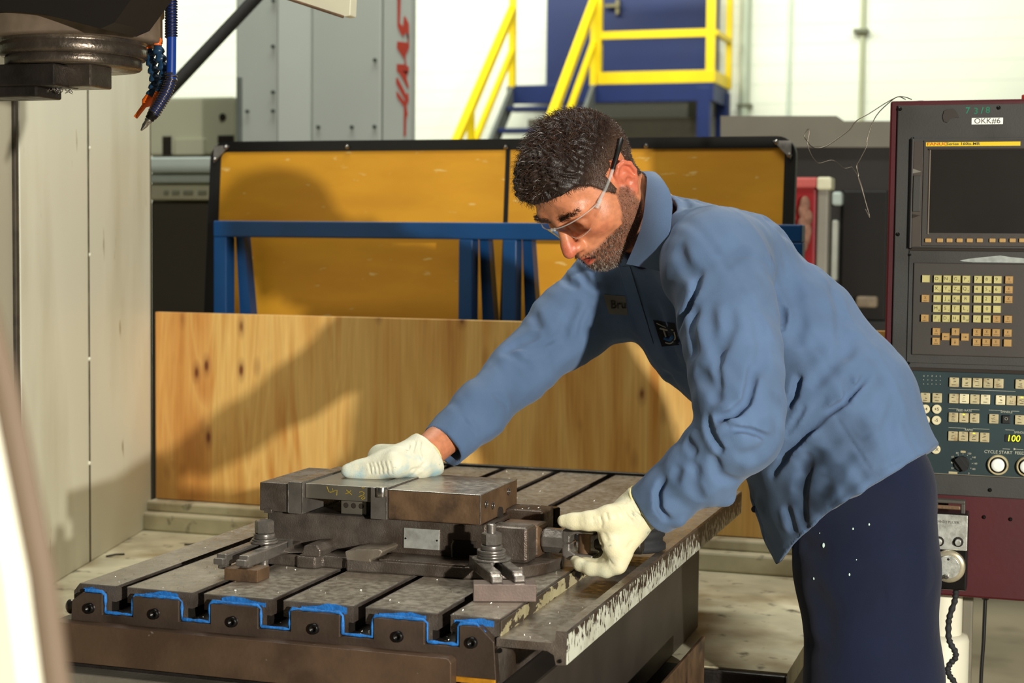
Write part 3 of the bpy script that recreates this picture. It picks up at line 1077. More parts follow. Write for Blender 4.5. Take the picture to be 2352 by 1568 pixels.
tt = thing('milling_table', ((TX0 + TX1) / 2, (TY0 + TY1) / 2, T - .09), 'heavy iron milling machine table with five T slots', 'machine table')
prof = [(TX0, T - .09), (TX0, T - .012), (TX0 + .010, T)]
for c in SL:
    prof += [(c - .0093, T), (c - .0093, T - .023), (c - .0165, T - .023), (c - .0165, T - .039), (c + .0165, T - .039),
             (c + .0165, T - .023), (c + .0093, T - .023), (c + .0093, T)]
prof += [(TX1 - .001, T), (TX1, T - .001), (TX1, T - .09)]
m = MB().prism(prof, 'y', TY0, TY1)
m.slot(IRON)
m.slot(IRON_TOP)
m.slot(IRON_DARK)
for i, f in enumerate(m.f):
    zs = [m.v[j][2] for j in f]
    ys = [m.v[j][1] for j in f]
    if min(zs) > T - .0005:
        m.m[i] = 1
    elif max(zs) < T - .02 and max(ys) - min(ys) > 1:
        m.m[i] = 2
m.build('table_body', None, tt)
# bright worn arrises along the front edges of the lands
edges = [TX0 + .010] + [v for c in SL for v in (c - .0093, c + .0093)] + [TX1]
for i in range(0, len(edges), 2):
    MB().box(edges[i], edges[i + 1], TY0 - .0008, TY0 + .001, T - .0012, T + .0003).build('worn_edge', STEEL_DARK, tt)
am = None
for e in edges[1:-1]:
    if am is None:
        am = MB().box(e - .0006, e + .0006, TY0 + .001, TY1, T - .0010, T + .0002).build('worn_edge', STEEL_DARK, tt)
        e0_ = e
    else:
        copy_part(am, (e - e0_, 0, 0), tt)
MB().box(TX0, TX1, TY1, TY1 + .016, T - .08, T + .006, .002).build('rear_plate', IRON_DARK, tt)
# front plate with a castellated top edge
zt_, zv = .8445, .8148
pl = [(-1.339, T - .085), (-1.337, .831), (-1.319, zt_)]
for c in SL:
    pl += [(c - .0225, zt_), (c - .0225, zv), (c + .0275, zv), (c + .0275, zt_)]
pl += [(-.706, zt_), (-.686, .826), (-.682, T - .085)]
MB().prism(pl, 'y', TY0 - .016, TY0, bev=.0012).build('front_plate', mat('front_plate_iron', (84, 70, 60), .45, .45, .2, 18, .2, 200, dirt=(60, 48, 40), dscale=9), tt)
# blue sealant bead around the plate edge
o = .0026
pa = [(-1.316, zt_ + o)]
for c in SL:
    pa += [(c - .0225 - .003, zt_ + o), (c - .0225 + o, zt_ - .002), (c - .0225 + o, zv + o + .001), (c - .0225 + o + .002, zv + o),
           (c + .0275 - o, zv + o), (c + .0275 - o, zt_ - .003), (c + .0275 + .002, zt_ + o)]
pa += [(-.712, zt_ + o), (-.700, zt_ - .008)]
sm_ = MB()
rb = random.Random(5)
dense = []
for i in range(len(pa) - 1):
    k = max(1, int(math.dist(pa[i], pa[i + 1]) / .008))
    for s in range(k):
        dense.append((pa[i][0] + (pa[i + 1][0] - pa[i][0]) * s / k, pa[i][1] + (pa[i + 1][1] - pa[i][1]) * s / k))
dense.append(pa[-1])
sm_.tube([(p[0], TY0 - .012, p[1]) for p in dense], [rb.uniform(.0012, .0030) for _ in dense], 8)
sb = sm_.build('sealant_bead', SEALANT, tt)
sb['label'] = 'bright blue sealant bead'
for px, w_, h_, sk in ((372, 84, 11, .3), (560, 110, 12, -.3), (745, 110, 14, .35), (925, 110, 9, .3), (1090, 90, 9, .35), (210, 40, 4, 0)):
    p = hy(px, 1360, TY0)
    ww, hh = w_ * .5 / 1600, h_ / 1600
    pts = []
    for i in range(13):
        s = -1 + i / 6
        pts.append((p[0] + s * ww, zt_ + .003 + hh * max(.12, (1 - abs(s - sk) / (1 + abs(sk)))) * rb.uniform(.7, 1.1)))
    pts += [(p[0] + ww, zt_ - .002), (p[0] - ww, zt_ - .002)]
    MB().prism(pts, 'y', TY0 - .0016, TY0 - .0002).build('sealant_smear', SEALANT, tt)
# socket head screws
fs = None
for px, py in ((207, 1396), (356, 1409), (535, 1427), (722, 1443), (915, 1461), (1085, 1475)):
    p = hy(px, py, TY0 - .016)
    if fs is None:
        y = TY0 - .016
        fs = MB().lathe((p[0], y - .006, p[2]), (0, 1, 0), [(.004, .0005), (.004, .0036), (.0, .0038), (0, .0066), (.001, .0075), (.006, .0078), (.0062, .0092), (.0064, .0092)], 20).build('socket_screw', BLACK_OX, tt)
        f0 = p
    else:
        copy_part(fs, (p[0] - f0[0], 0, p[2] - f0[2]), tt)
MB().tube([(-1.02, TY0 - .018, T - .077), (-.9, TY0 - .018, T - .078), (-.83, TY0 - .018, T - .08)], .0016, 6).build('oil_line', OIL, tt)
MB().box(-.741, -.683, TY0 - .018, TY0 - .014, T - .0865, T - .079, .001).build('oil_line', OIL, tt)
p = hy(158, 1393, TY0)
MB().ball((TX0 - .008, TY0 + .003, p[2]), (.008, .006, .011), seg=10, rings=8).build('side_screw', STEEL_DARK, tt)
# painted side strip and drip tray on the right
MB().box(TX1, TX1 + .0025, TY0, 3.40, T - .025, T - .003, .0008).build('side_face', chipped('side_paint', (70, 60, 48), (176, 166, 130), .078, 5, 55, (1, .5, 1)), tt)
TZ = .831
tp = [(TX1, TZ), (-.606, TZ), (-.6015, TZ + .003), (-.600, TZ + .017), (-.586, TZ + .017), (-.585, TZ + .014), (-.586, .803), (-.600, .802), (-.603, .815),
      (-.612, .820), (TX1, .820)]
m = MB().prism(tp, 'y', 2.05, 3.36)
m.slot(IRON)
m.slot(IRON_TOP)
for i, f in enumerate(m.f):
    zs = [m.v[j][2] for j in f]
    if min(zs) > TZ - .001 and max(zs) - min(zs) < .001 and max(m.v[j][1] for j in f) - min(m.v[j][1] for j in f) > 1:
        m.m[i] = 1
tr = m.build('drip_tray', None, tt)
MB().box(-.5865, -.5845, 2.051, 3.355, .8035, TZ + .0125, .0006).build('painted_lip', chipped('lip_paint', (64, 50, 38), (206, 208, 192), .0610, 5, 150, (1, 1, .5), ymid=-.02, ky=.13), tt)
MB().lathe((-.594, 2.047, .808), (0, 1, 0), [(0, .0025), (.004, .003)], 10).build('tray_screw', BLACK_OX, tt)
MB().lathe((-.678, 2.045, .815), (0, 1, 0), [(0, .003), (.005, .0035)], 10).build('tray_screw', BLACK_OX, tt)

# carriage below the table
ct = thing('table_carriage', (-1.05, 2.6, .592), 'scratched brown iron carriage below the milling table front', 'machine base')
cpol = [(-1.46, .747), (-1.46, .804), (-.745, .804), (-.7405, .802), (-.738, .798), (-.738, .747)]
MB().prism(cpol, 'y', 2.024, 2.046, bev=.0012).build('front_beam', mat('beam_iron', (96, 76, 60), .42, .4, .25, 10, .2, 160, dirt=(62, 50, 42), dscale=6, dirt2=(140, 132, 124), d2scale=45, d2lo=.68, d2hi=.72), ct)
MB().box(-1.46, -.74, 2.05, 2.30, .72, .762, .002).build('beam_gap', IRON_DARK, ct)
MB().box(-1.46, -.738, 2.012, 2.05, .45, .735, .003).build('lower_cover', mat('cover_grey', (120, 114, 102), .45, .3, .2, 12, .2, 160), ct)
MB().box(-1.40, -.64, 2.066, 3.2, .592, .762, .004).build('carriage_body', mat('carriage_dark', (62, 56, 50), .5, .25, .25, 6), ct)
MB().box(-.737, -.70, 2.05, 2.066, .60, .765, .003).build('end_block', mat('end_block_grey', (128, 120, 104), .5, .2, .2, 20), ct)

# ================================================================== machine vise
VY0, VY1, VZT = 2.335, 2.517, .976
vt = thing('machine_vise', (-.98, 2.42, T), 'large dark iron machine vise bolted across the milling table', 'vise')
MB().box(-1.172, -.800, 2.348, 2.508, T + .018, .928, .004).build('vise_body', IRON, vt)
fl = [(-1.142, 2.288), (-1.092, 2.288), (-1.086, 2.280), (-1.056, 2.280), (-1.050, 2.296), (-1.010, 2.296), (-1.004, 2.282), (-.948, 2.288), (-.82, 2.290), (-.770, 2.300), (-.735, 2.325), (-.712, 2.365),
      (-.700, 2.42), (-.712, 2.475), (-.735, 2.515), (-.770, 2.54), (-.82, 2.555), (-1.142, 2.555), (-1.176, 2.53), (-1.176, 2.31)]
MB().prism(fl, 'z', T, T + .018, bev=.0025).build('base_flange', IRON, vt)
# cast lugs on the front of the flange
lg = MB()
lg.prism([(-1.138, T + .017), (-1.138, T + .028), (-1.112, T + .028), (-1.108, T + .022), (-1.088, T + .020), (-1.080, T + .024), (-1.078, T + .034), (-1.056, T + .036), (-1.050, T + .028), (-1.05, T + .017)], 'y', 2.287, 2.35, bev=.002)
lg.build('lug', IRON, vt)
lg = MB()
lg.prism([(-1.005, T + .016), (-1.008, T + .030), (-.990, T + .034), (-.952, T + .037), (-.945, T + .034), (-.950, T + .026), (-.965, T + .020), (-.965, T + .016)], 'y', 2.284, 2.35, bev=.002)
lg.build('lug', IRON_TOP, vt)
MB().box(-.955, -.815, 2.292, 2.35, T + .017, T + .021, .0015).build('lug', IRON, vt)
# opening near the screw end
MB().box(-.853, -.815, 2.3465, 2.349, .868, .902, .001).build('body_opening', HOLE, vt)
MB().tube([(-.853, 2.347, .901), (-.856, 2.347, .893), (-.856, 2.347, .876), (-.851, 2.347, .867), (-.83, 2.347, .866)], .0016, 6).build('opening_rim', IRON_TOP, vt)
MB().box(-.9355, -.8765, 2.3455, 2.349, .884, .9155, .0005).build('name_plate', ALU, vt)
for x in (-.932, -.880):
    MB().lathe((x, 2.344, .899), (0, 1, 0), [(0, .0006), (.0006, .0014), (.002, .0017)], 8).build('rivet', BLACK_OX, vt)
# jaws
MB().box(-1.178, -1.1265, VY0, VY1, .929, VZT - .001, .002).build('fixed_jaw', IRON, vt)
MB().box(-1.170, -1.1565, VY0 - .001, VY0 + .01, .926, .933, .0006).build('key', IRON, vt)
MB().box(-1.1262, -1.1015, VY0 - .004, VY1 + .002, .9285, VZT + .003, .0012).build('jaw_plate', STEEL_DARK, vt)
mp_ = MB()
mp_.box(-.9855, -.9580, VY0 - .004, VY1 + .002, .9285, VZT + .002, .0012)
mp_.build('jaw_plate', STEEL_DARK, vt)
MB().cyl((-.9665, VY0 - .0035, VZT - .012), (0, 0, 1), .0085, .0155, 24, bev=.0008).build('jaw_pin', STEEL, vt)
MB().box(-.9575, -.8055, VY0, VY1, .929, VZT - .001, .0022).build('moving_jaw', IRON_BROWN, vt)
MB().box(-.9565, -.8065, VY0 + .001, VY1 - .001, VZT - .002, VZT - .0004).build('jaw_top', IRON_TOP, vt)
# worn bright edges of the jaws
for a, b in (((-.957, VY0, VZT - .001), (-.806, VY0, VZT - .001)), ((-.806, VY0, VZT - .001), (-.806, VY1, VZT - .001)), ((-.806, VY0, .931), (-.806, VY0, VZT - .001)),
             ((-1.1265, VY0 - .003, .93), (-1.1265, VY0 - .003, VZT)), ((-1.102, VY0 - .0038, .93), (-1.102, VY0 - .0038, VZT + .002)), ((-.9585, VY0 - .0038, .93), (-.9585, VY0 - .0038, VZT)),
             ((-1.102, VY0 - .003, VZT + .0028), (-1.102, VY1, VZT + .0028)), ((-.9585, VY0 - .003, VZT + .0018), (-.9585, VY1, VZT + .0018))):
    MB().tube([a, tuple((np.array(a) + np.array(b)) / 2), b], .0009, 6).build('worn_edge', STEEL, vt)
# tapped holes in the end of the moving jaw
for y, z in ((2.36, .958), (2.392, .951), (2.47, .962)):
    MB().lathe((-.8062, y, z), (1, 0, 0), [(0, .0001), (0, .0042), (.0012, .0050), (.0014, .0062)], 16).build('tapped_hole', HOLE, vt)
    MB().tube([(-.8045, y + .0052 * math.cos(a), z + .0052 * math.sin(a)) for a in np.linspace(0, 2 * math.pi, 16, endpoint=False)], .0007, 5, closed=True).build('hole_rim', STEEL, vt)
MB().box(-1.098, -.988, 2.352, 2.50, .926, .9292).build('bed', IRON_DARK, vt)
# screw bearing
MB().box(-.800, -.735, 2.352, 2.40, T + .017, .926, .006).build('screw_bearing', IRON, vt)
MB().box(-.800, -.733, 2.40, 2.455, T + .017, .922, .006).build('screw_bearing', IRON_BROWN, vt)
MB().box(-.808, -.742, 2.455, 2.515, T + .017, .936, .005).build('screw_bearing', IRON, vt)
MB().cyl((-.806, 2.425, .934), (1, 0, 0), .010, .004, 18).build('screw_end', HOLE, vt)
UY, UZ = 2.425, .897
MB().cyl((-.757, UY, UZ), (1, 0, 0), .0195, .021, 32, bev=.002).build('screw_collar', STEEL_DARK, vt)
MB().lathe((-.7445, UY - .0192, UZ + .004), (0, -1, 0), [(0, .0001), (0, .003), (.0006, .0034)], 10).build('set_screw', HOLE, vt)
MB().lathe((-.737, UY, UZ), (1, 0, 0), [(0, .014), (.002, .016), (.004, .014), (.006, .012), (.010, .012)], 24).build('screw_shaft', STEEL, vt)

# work clamped in the vise
wt_ = thing('work_plate', (-1.04, 2.42, .955), 'ground steel plate with yellow chalk figures, clamped in the vise jaws', 'steel plate')
MB().box(-1.101, -.986, VY0 + .006, 2.497, .953, .9765, .0012).build('plate', GROUND, wt_)
wm = MB()


def stroke(pts):
    P = [hy(560 + a / 3.36, 950 + b / 3.36, VY0 + .0055) for a, b in pts]
    wm.tube([(p[0], VY0 + .0055, p[2]) for p in P], .0008, 5, flat=((0, 1, 0), .25))


stroke([(640, 560), (652, 596), (664, 606), (690, 600), (682, 575)])
stroke([(690, 600), (700, 592), (718, 590), (716, 630)])
stroke([(790, 588), (812, 606), (832, 626)])
stroke([(826, 590), (812, 606), (782, 618)])
stroke([(908, 570), (924, 572), (932, 566)])
stroke([(890, 606), (910, 598), (930, 612), (918, 626), (885, 640)])
stroke([(905, 652), (926, 632), (934, 648), (916, 662), (905, 652)])
wm.build('chalk_figures', mat('yellow_chalk', (150, 128, 30), .7, 0, .2, 200), wt_)
pt_ = thing('parallel_bar', (-1.025, 2.42, .929), 'steel parallel bar with three holes under the chalk marked plate', 'steel bar')
pm = MB()
pm.box(-1.046, -1.003, 2.356, 2.366, .9293, .9528, .0006)
pm.box(-1.046, -1.003, 2.366, 2.49, .9293, .9528, .0006)
pm.build('bar', GROUND, pt_)
for x in (-1.0375, -1.0245, -1.0115):
    MB().lathe((x, 2.3556, .943), (0, 1, 0), [(.0, .0036), (.0002, .0044), (.008, .0042)], 16, cap=False).lathe((x, 2.3558, .943), (0, 1, 0), [(0, .0001), (0.00001, .0042)], 16).build('hole', HOLE, pt_)

# ---------------------------------------------------------------- hold-down clamps
def clamp(cx, cy, ang, z_arm, length, gap, label, tip_back, stud_top, nut_z, washers, oxide=STEEL_DARK):
    t = thing('strap_clamp', (cx, cy, T), label, 'clamp', 'hold-down clamps on the vise')
    d = Vector((math.sin(ang), -math.cos(ang), 0))
    s = Vector((math.cos(ang), math.sin(ang), 0))
    for sg in (-1, 1):
        m = MB()
        a = Vector((cx, cy, 0)) + s * sg * gap - d * tip_back
        b = Vector((cx, cy, 0)) + s * sg * gap + d * length
        for (p, q, zlo, zhi, hw) in ((a, b - d * .010, z_arm - .009, z_arm + .009, .0085), (b - d * .012, b, z_arm - .006, z_arm + .004, .0085),
                                    (b - d * .03, b - d * .012, z_arm - .0145, z_arm - .0085, .0075)):
            v = []
            for base in (p, q):
                for (u_, w2) in ((-1, zlo), (1, zlo), (1, zhi), (-1, zhi)):
                    v.append(base + s * u_ * hw + Vector((0, 0, w2)))
            bm = bmesh.new()
            bv = [bm.verts.new(x) for x in v]
            for f in ((0, 1, 2, 3), (7, 6, 5, 4), (0, 4, 5, 1), (1, 5, 6, 2), (2, 6, 7, 3), (3, 7, 4, 0)):
                bm.faces.new([bv[i] for i in f])
            bmesh.ops.recalc_face_normals(bm, faces=list(bm.faces))
            bmesh.ops.bevel(bm, geom=list(bm.edges), offset=.0022, segments=2, affect='EDGES', profile=.5)
            m.bm(bm)
        m.build('arm', oxide, t)
    m = MB()
    a = Vector((cx, cy, 0)) - d * tip_back
    v = []
    for base in (a - d * .014, a + d * .004):
        for (u_, w2) in ((-1, z_arm - .009), (1, z_arm - .009), (1, z_arm + .009), (-1, z_arm + .009)):
            v.append(base + s * u_ * (gap + .0085) + Vector((0, 0, w2)))
    m.add(v, [(0, 1, 2, 3), (7, 6, 5, 4), (0, 4, 5, 1), (1, 5, 6, 2), (2, 6, 7, 3), (3, 7, 4, 0)])
    m.build('heel', oxide, t)
    z = z_arm + .0092
    for r, h in washers:
        MB().cyl((cx, cy, z), (0, 0, 1), r, h, 36, bev=.0012).build('washer', STEEL_DARK, t)
        z += h
    MB().hexa((cx, cy, z), (0, 0, 1), .026, nut_z, phase=.3).build('nut', STEEL_DARK, t)
    z += nut_z
    m = MB()
    pr, zz = [], T - .03
    while zz < z + stud_top:
        pr += [(zz, .0062), (zz + .0008, .0070)]
        zz += .0016
    pr += [(z + stud_top, .0062), (z + stud_top + .001, .005)]
    m.lathe((cx, cy, 0), (0, 0, 1), pr, 18)
    m.build('stud', STEEL_DARK, t)
    return t


clamp(-1.138, 2.272, 0.0, T + .028, .115, .0185, 'steel strap clamp with hex bolt at the left end of the vise', .03, -.004, .020,
      [(.0215, .004), (.0195, .003), (.0165, .008)])
clamp(-.763, 2.262, math.radians(33), T + .030, .100, .0165, 'dark strap clamp with stacked washers and stud at the right end of the vise', .022, .012, .018,
      [(.029, .003), (.0215, .004), (.0210, .004), (.0215, .004), (.0165, .007)])
b = MB().box(-1.147, -1.092, 2.158, 2.198, T, T + .0185, .001)
tag(b.build('riser_block', IRON_BROWN), 'small rusty brown riser block under the left clamp tips', 'steel block')
m = MB()
th = math.radians(20)
c = Vector((-.716, 2.182, 0))
bm = bmesh.new()
bmesh.ops.create_cube(bm, size=1)
for q in bm.verts:
    x, y, z = q.co
    x, y = x * .089, y * .036
    q.co = Vector((c.x + x * math.cos(th) - y * math.sin(th), c.y + x * math.sin(th) + y * math.cos(th), T + .0122 + z * .0242))
bmesh.ops.bevel(bm, geom=list(bm.edges), offset=.0012, segments=2, affect='EDGES', profile=.5)
m.bm(bm)
tag(m.build('riser_block', mat('block_grey', (122, 106, 98), .4, .4, .12, 30, .1, 300)), 'long grey riser block at the table corner under the right clamp', 'steel block')
# black bolt behind the vise
bt_ = thing('hold_down_bolt', (-.80, 2.665, T), 'black hex bolt standing behind the right end of the vise', 'bolt')
p = hy(1266, 1200, 2.665)
bx_, bz_ = p[0], p[2]
MB().hexa((bx_, 2.665, bz_), (0, 0, 1), .026, .027, phase=.2).build('bolt_head', BLACK_OX, bt_)
MB().cyl((bx_, 2.665, T), (0, 0, 1), .018, bz_ - T, 28, bev=.001).build('spacer', BLACK_OX, bt_)
MB().box(bx_ - .02, bx_ + .10, 2.655, 2.70, T, T + .012, .003).build('strap', IRON_DARK, bt_)
# grooved rubber disc on the tray edge
dx, dy = -.636, 2.645
tag(MB().lathe((dx, dy, TZ + .0185), (0, 0, 1), [(0, .030), (0, .044), (.003, .049), (.011, .049), (.015, .044), (.022, .044), (.025, .047), (.033, .048), (.0355, .0465), (.036, .046)], 44).build('grooved_wheel', RUBBER),
    'dark grey grooved rubber wheel lying on the tray behind the gloved hand', 'wheel')

# universal joint on the vise screw
ut = thing('universal_joint', (-.69, UY, UZ - .025), 'worn steel universal joint on the vise screw, gripped by the glove', 'tool')
MB().lathe((-.732, UY, UZ), (1, 0, 0), [(0, .014), (.0015, .0185), (.004, .0197), (.036, .0197), (.042, .0205)], 8, phase=.39, smooth=False).build('socket', STEEL_DARK, ut)
# near fork: two cheeks above and below
for sg in (-1, 1):
    m = MB()
    m.prism([(-.697, UZ), (-.697, UZ + sg * .0195), (-.688, UZ + sg * .026), (-.656, UZ + sg * .026), (-.648, UZ + sg * .022), (-.646, UZ + sg * .016), (-.676, UZ + sg * .0155), (-.684, UZ + sg * .010), (-.684, UZ)],
            'y', UY - .019, UY + .019, bev=.0028)
    m.build('fork_cheek', STEEL_DARK, ut)
    MB().cyl((-.664, UY, UZ + sg * .025), (0, 0, sg), .0075, .004, 14, bev=.001).build('pin_cap', STEEL_DARK, ut)
MB().cyl((-.662, UY, UZ - .0155), (0, 0, 1), .0135, .031, 26).build('cross_pin', IRON_BROWN, ut)
m = MB()
m.box(-.672, -.640, UY - .010, UY + .022, UZ - .0145, UZ + .0145, .004)
m.build('cross_block', STEEL_DARK, ut)
m = MB()
m.cyl((-.648, UY, UZ), (1, 0, 0), .013, .075, 20, bev=.003)
m.build('handle_shank', IRON_DARK, ut)

# loose metal chips scattered on the machine
ch = random.Random(11)
cm = MB()
def chip(x, y, z):
    s = ch.uniform(.0005, .0015)
    a = ch.uniform(0, 6.3)
    d = Vector((math.cos(a), math.sin(a), ch.uniform(-.2, .6))) * s
    e = Vector((-math.sin(a), math.cos(a), .3)) * s * .5
    p = Vector((x, y, z + s * .5))
    cm.add([p - d - e, p + d - e, p + d + e + Vector((0, 0, s * .5)), p - d + e], [(0, 1, 2), (0, 2, 3)])
for i in range(420):
    x, y = ch.uniform(TX0 + .01, TX1 - .01), TY0 + (TY1 - TY0) * ch.random() ** 1.6
    if min(abs(x - c) for c in SL) < .011 or (-1.18 < x < -.70 and 2.28 < y < 2.56):
        continue
    chip(x, y, T)
for i in range(90):
    chip(ch.uniform(TX1 + .005, -.605), ch.uniform(2.06, 3.3), TZ)
for i in range(14):
    chip(ch.uniform(-.80, -.745), ch.uniform(2.46, 2.51), .936)
for i in range(70):
    c = ch.choice(SL)
    chip(ch.uniform(c - .014, c + .014), TY0 + abs(ch.gauss(0, .05)), T - .039)
for i in range(30):
    chip(ch.uniform(-1.1, -.99), ch.uniform(2.35, 2.49), .929)
cs = cm.build('metal_chips', CHIP)
cs['kind'] = 'stuff'
tag(cs, 'tiny bright metal chips scattered over table and tray', 'metal chips')

# ================================================================== control pendant
PY = 3.05
Q = lambda px, py, d=0.0: (lambda p: (float(p[0]), PY - d, float(p[2])))(hy(px, py, PY))
pd = thing('control_pendant', (.0, PY + .12, .80), 'maroon and grey machine control pendant with screen, keypad and buttons', 'control panel')
x0, ztop = Q(2045, 232)[0], Q(2047, 232)[2]
x1 = Q(2500, 232)[0]
zface, zlow = Q(2200, 1137)[2], Q(2240, 1373)[2]
MB().box(x0, x1, PY, PY + .26, zlow, ztop, .004).build('housing', MAROON, pd)
fx0 = Q(2063, 243)[0]
MB().box(fx0, x1 - .012, PY - .006, PY + .002, zface, Q(2063, 243)[2], .0015).build('face_plate', PANEL_GREY, pd)


def rect(mb, p0, p1, q0, q1, d0, d1, b=0.0, m=None):
    """box on the pendant face from pixel extents; stands from depth d0 to d1 proud of the face"""
    a, c = Q((p0 + p1) / 2, q0), Q((p0 + p1) / 2, q1)
    return mb.box(Q(p0, (q0 + q1) / 2)[0], Q(p1, (q0 + q1) / 2)[0], PY - d1, PY - d0, c[2], a[2], b, m)


su = rect(MB(), 2090, 2470, 317, 571, .005, .012, .0015).build('screen_unit', PANEL_GREY, pd)
rect(MB(), 2120, 2470, 322, 566, .011, .015, .0012).build('bezel', PANEL_BROWN, su)
rect(MB(), 2098, 2119, 326, 566, .011, .0125, .0006).build('side_strip', mat('strip_brown', (62, 54, 46), .5), su)
rect(MB(), 2098.5, 2116, 404, 486, .012, .0155, .001).build('drive_cover', PANEL_GREY, su)
m = MB()
m.prism([Q(2098, 388)[::2], Q(2118, 395)[::2], Q(2098, 399)[::2]], 'y', PY - .016, PY - .012)
m.build('pointer', mat('pointer_grey', (112, 108, 98), .5), su)
m = MB()
m.prism([Q(2097, 492)[::2], Q(2115, 495)[::2], Q(2097, 501)[::2]], 'y', PY - .0145, PY - .012)
m.build('pointer', HOLE, su)
rect(MB(), 2093, 2097, 320, 570, .011, .017, .0008).build('hinge_edge', mat('edge_dark', (48, 44, 40), .5), su)
m = rect(MB(), 2137, 2460, 345, 536, .0145, .0155, .0004)
m.build('screen', GLASS_DARK, su)
rect(MB(), 2134, 2463, 341, 345, .0145, .0175, .0005).build('screen_rim', HOLE, su)
rect(MB(), 2134, 2137, 345, 538, .0145, .0175, .0005).build('screen_rim', mat('rim_tan', (104, 92, 78), .5), su)
lb = rect(MB(), 2128, 2344, 327, 336.5, .0148, .0158, .0003, LABEL_Y)
p = Q(2154, 332.2, .0162)
text_on(lb, 'FANUC', p, .0072, LABEL_RED, sx=1.5, bold=.012)
p = Q(2213, 331.6, .0162)
text_on(lb, 'Series 160is-MB', p, .0068, LEGEND, sx=1.3, bold=.012)
lb.build('maker_label', None, su)
k0 = None
for px in (2133, 2160, 2182, 2205, 2228, 2251, 2280, 2303, 2326, 2348, 2371):
    c = Q(px, 552)
    if k0 is None:
        k0 = rect(MB(), px - 7, px + 7, 547.5, 556.5, .0145, .019, .0012).build('soft_key', KEY_T, su)
        kc = c
    else:
        copy_part(k0, (c[0] - kc[0], 0, c[2] - kc[2]), su)
    rect(MB(), px - 3.5, px + 3.5, 541.5, 543, .0149, .0153).build('key_mark', LEGEND, su)
# label, marker numbers, torn tape
m = rect(MB(), 2232, 2304, 271, 286, .0058, .0066, .0002, LABEL_W)
text_on(m, 'OKK#6', Q(2268, 278.6, .0069), .0135, LEGEND, sx=1.05)
m.build('number_label', None, pd)
m = MB()
for ch_, px, py in (('7', 2223, 255), ('3', 2242, 256), ('/', 2256, 255), ('8', 2269, 254)):
    text_on(m, ch_, Q(px, py, .0064), .0155, MARK_GREEN, bold=.02)
m.build('marker_writing', None, pd)
tp = [(2169, 256), (2176, 252), (2190, 250), (2197, 256), (2203, 268), (2204, 271), (2195, 270), (2184, 273), (2176, 283), (2168, 279), (2166, 268)]
MB().prism([Q(*q)[::2] for q in tp], 'y', PY - .0085, PY - .0058).build('torn_tape', mat('tape_grey', (58, 52, 48), .8, 0, .1), pd)


def screw(px, py, d=.0058, r=.0036):
    p = Q(px, py, d)
    MB().lathe((p[0], p[1], p[2]), (0, -1, 0), [(0, r), (.0012, r), (.003, r * .75), (.0038, r * .3)], 14).build('screw', BLACK_OX, pd)


for s in ((2068, 251), (2294, 248), (2063, 538), (2097, 320), (2091, 568), (2091, 585), (2087, 832), (2060, 829), (2274, 1124)):
    screw(*s)
# keypad
kp = rect(MB(), 2086, 2470, 577, 838, .005, .009, .001).build('keypad_panel', PANEL_GREY, pd)
rect(MB(), 2097, 2470, 605, 819, .0085, .0125, .002).build('keypad_field', PANEL_BROWN, kp)
rect(MB(), 2086, 2470, 566, 577, .004, .0065, .0005).build('gap_strip', HOLE, pd)
sp_ = MB()
pts = [(2205, 598), (2225, 594), (2262, 590), (2298, 586.5), (2320, 590), (2352, 593), (2380, 597), (2380, 604), (2300, 602.5), (2235, 602), (2212, 600)]
sp_.prism([Q(*q)[::2] for q in pts], 'y', PY - .0096, PY - .0088)
sp_.build('paint_scrape', mat('scrape_pale', (150, 156, 150), .7, 0, .2, 60), kp)


def key(px, py, legend='', small='', tan=False, arrow=None):
    m = MB()
    x, y, z = Q(px, py)
    h = .0069
    yb_, yf = PY - .012, PY - .0185
    v = [(x - h, yb_, z - h), (x + h, yb_, z - h), (x + h, yb_, z + h), (x - h, yb_, z + h)]
    g = h * .90
    v += [(x - g, yf, z - g), (x + g, yf, z - g), (x + g, yf, z + g), (x - g, yf, z + g)]
    m.add(v, [(4, 5, 6, 7), (0, 1, 5, 4), (1, 2, 6, 5), (2, 3, 7, 6), (3, 0, 4, 7)], KEY_T if tan else KEY_Y)
    f = yf - .0002
    if legend and not tan:
        text_on(m, legend, (x - (.0018 if small else 0), f, z + .0006), .0082, LEGEND)
        if small:
            text_on(m, small, (x + .0040, f, z - .0030), .0048, LEGEND)
    elif legend:
        text_on(m, legend, (x, f, z - .0040), .0030, LEGEND)
        m.box(x - .0022, x + .0022, f - .0001, f, z - .0002, z + .0003, 0, LEGEND)
        m.box(x - .0022, x + .0022, f - .0001, f, z + .0032, z + .0037, 0, LEGEND)
        m.box(x - .0006, x + .0006, f - .0001, f, z + .0008, z + .0026, 0, LEGEND)
    if arrow:
        dx, dz = arrow
        a = Vector((x, f, z))
        D, S = Vector((dx, 0, dz)), Vector((-dz, 0, dx))
        m.add([a - D * .003 - S * .0004, a - D * .003 + S * .0004, a + D * .001 + S * .0004, a + D * .001 - S * .0004], [(0, 1, 2, 3)], LEGEND)
        m.add([a + D * .0036, a + D * .0008 + S * .0016, a + D * .0008 - S * .0016], [(0, 1, 2)], LEGEND)
    m.build('key', None, kp)


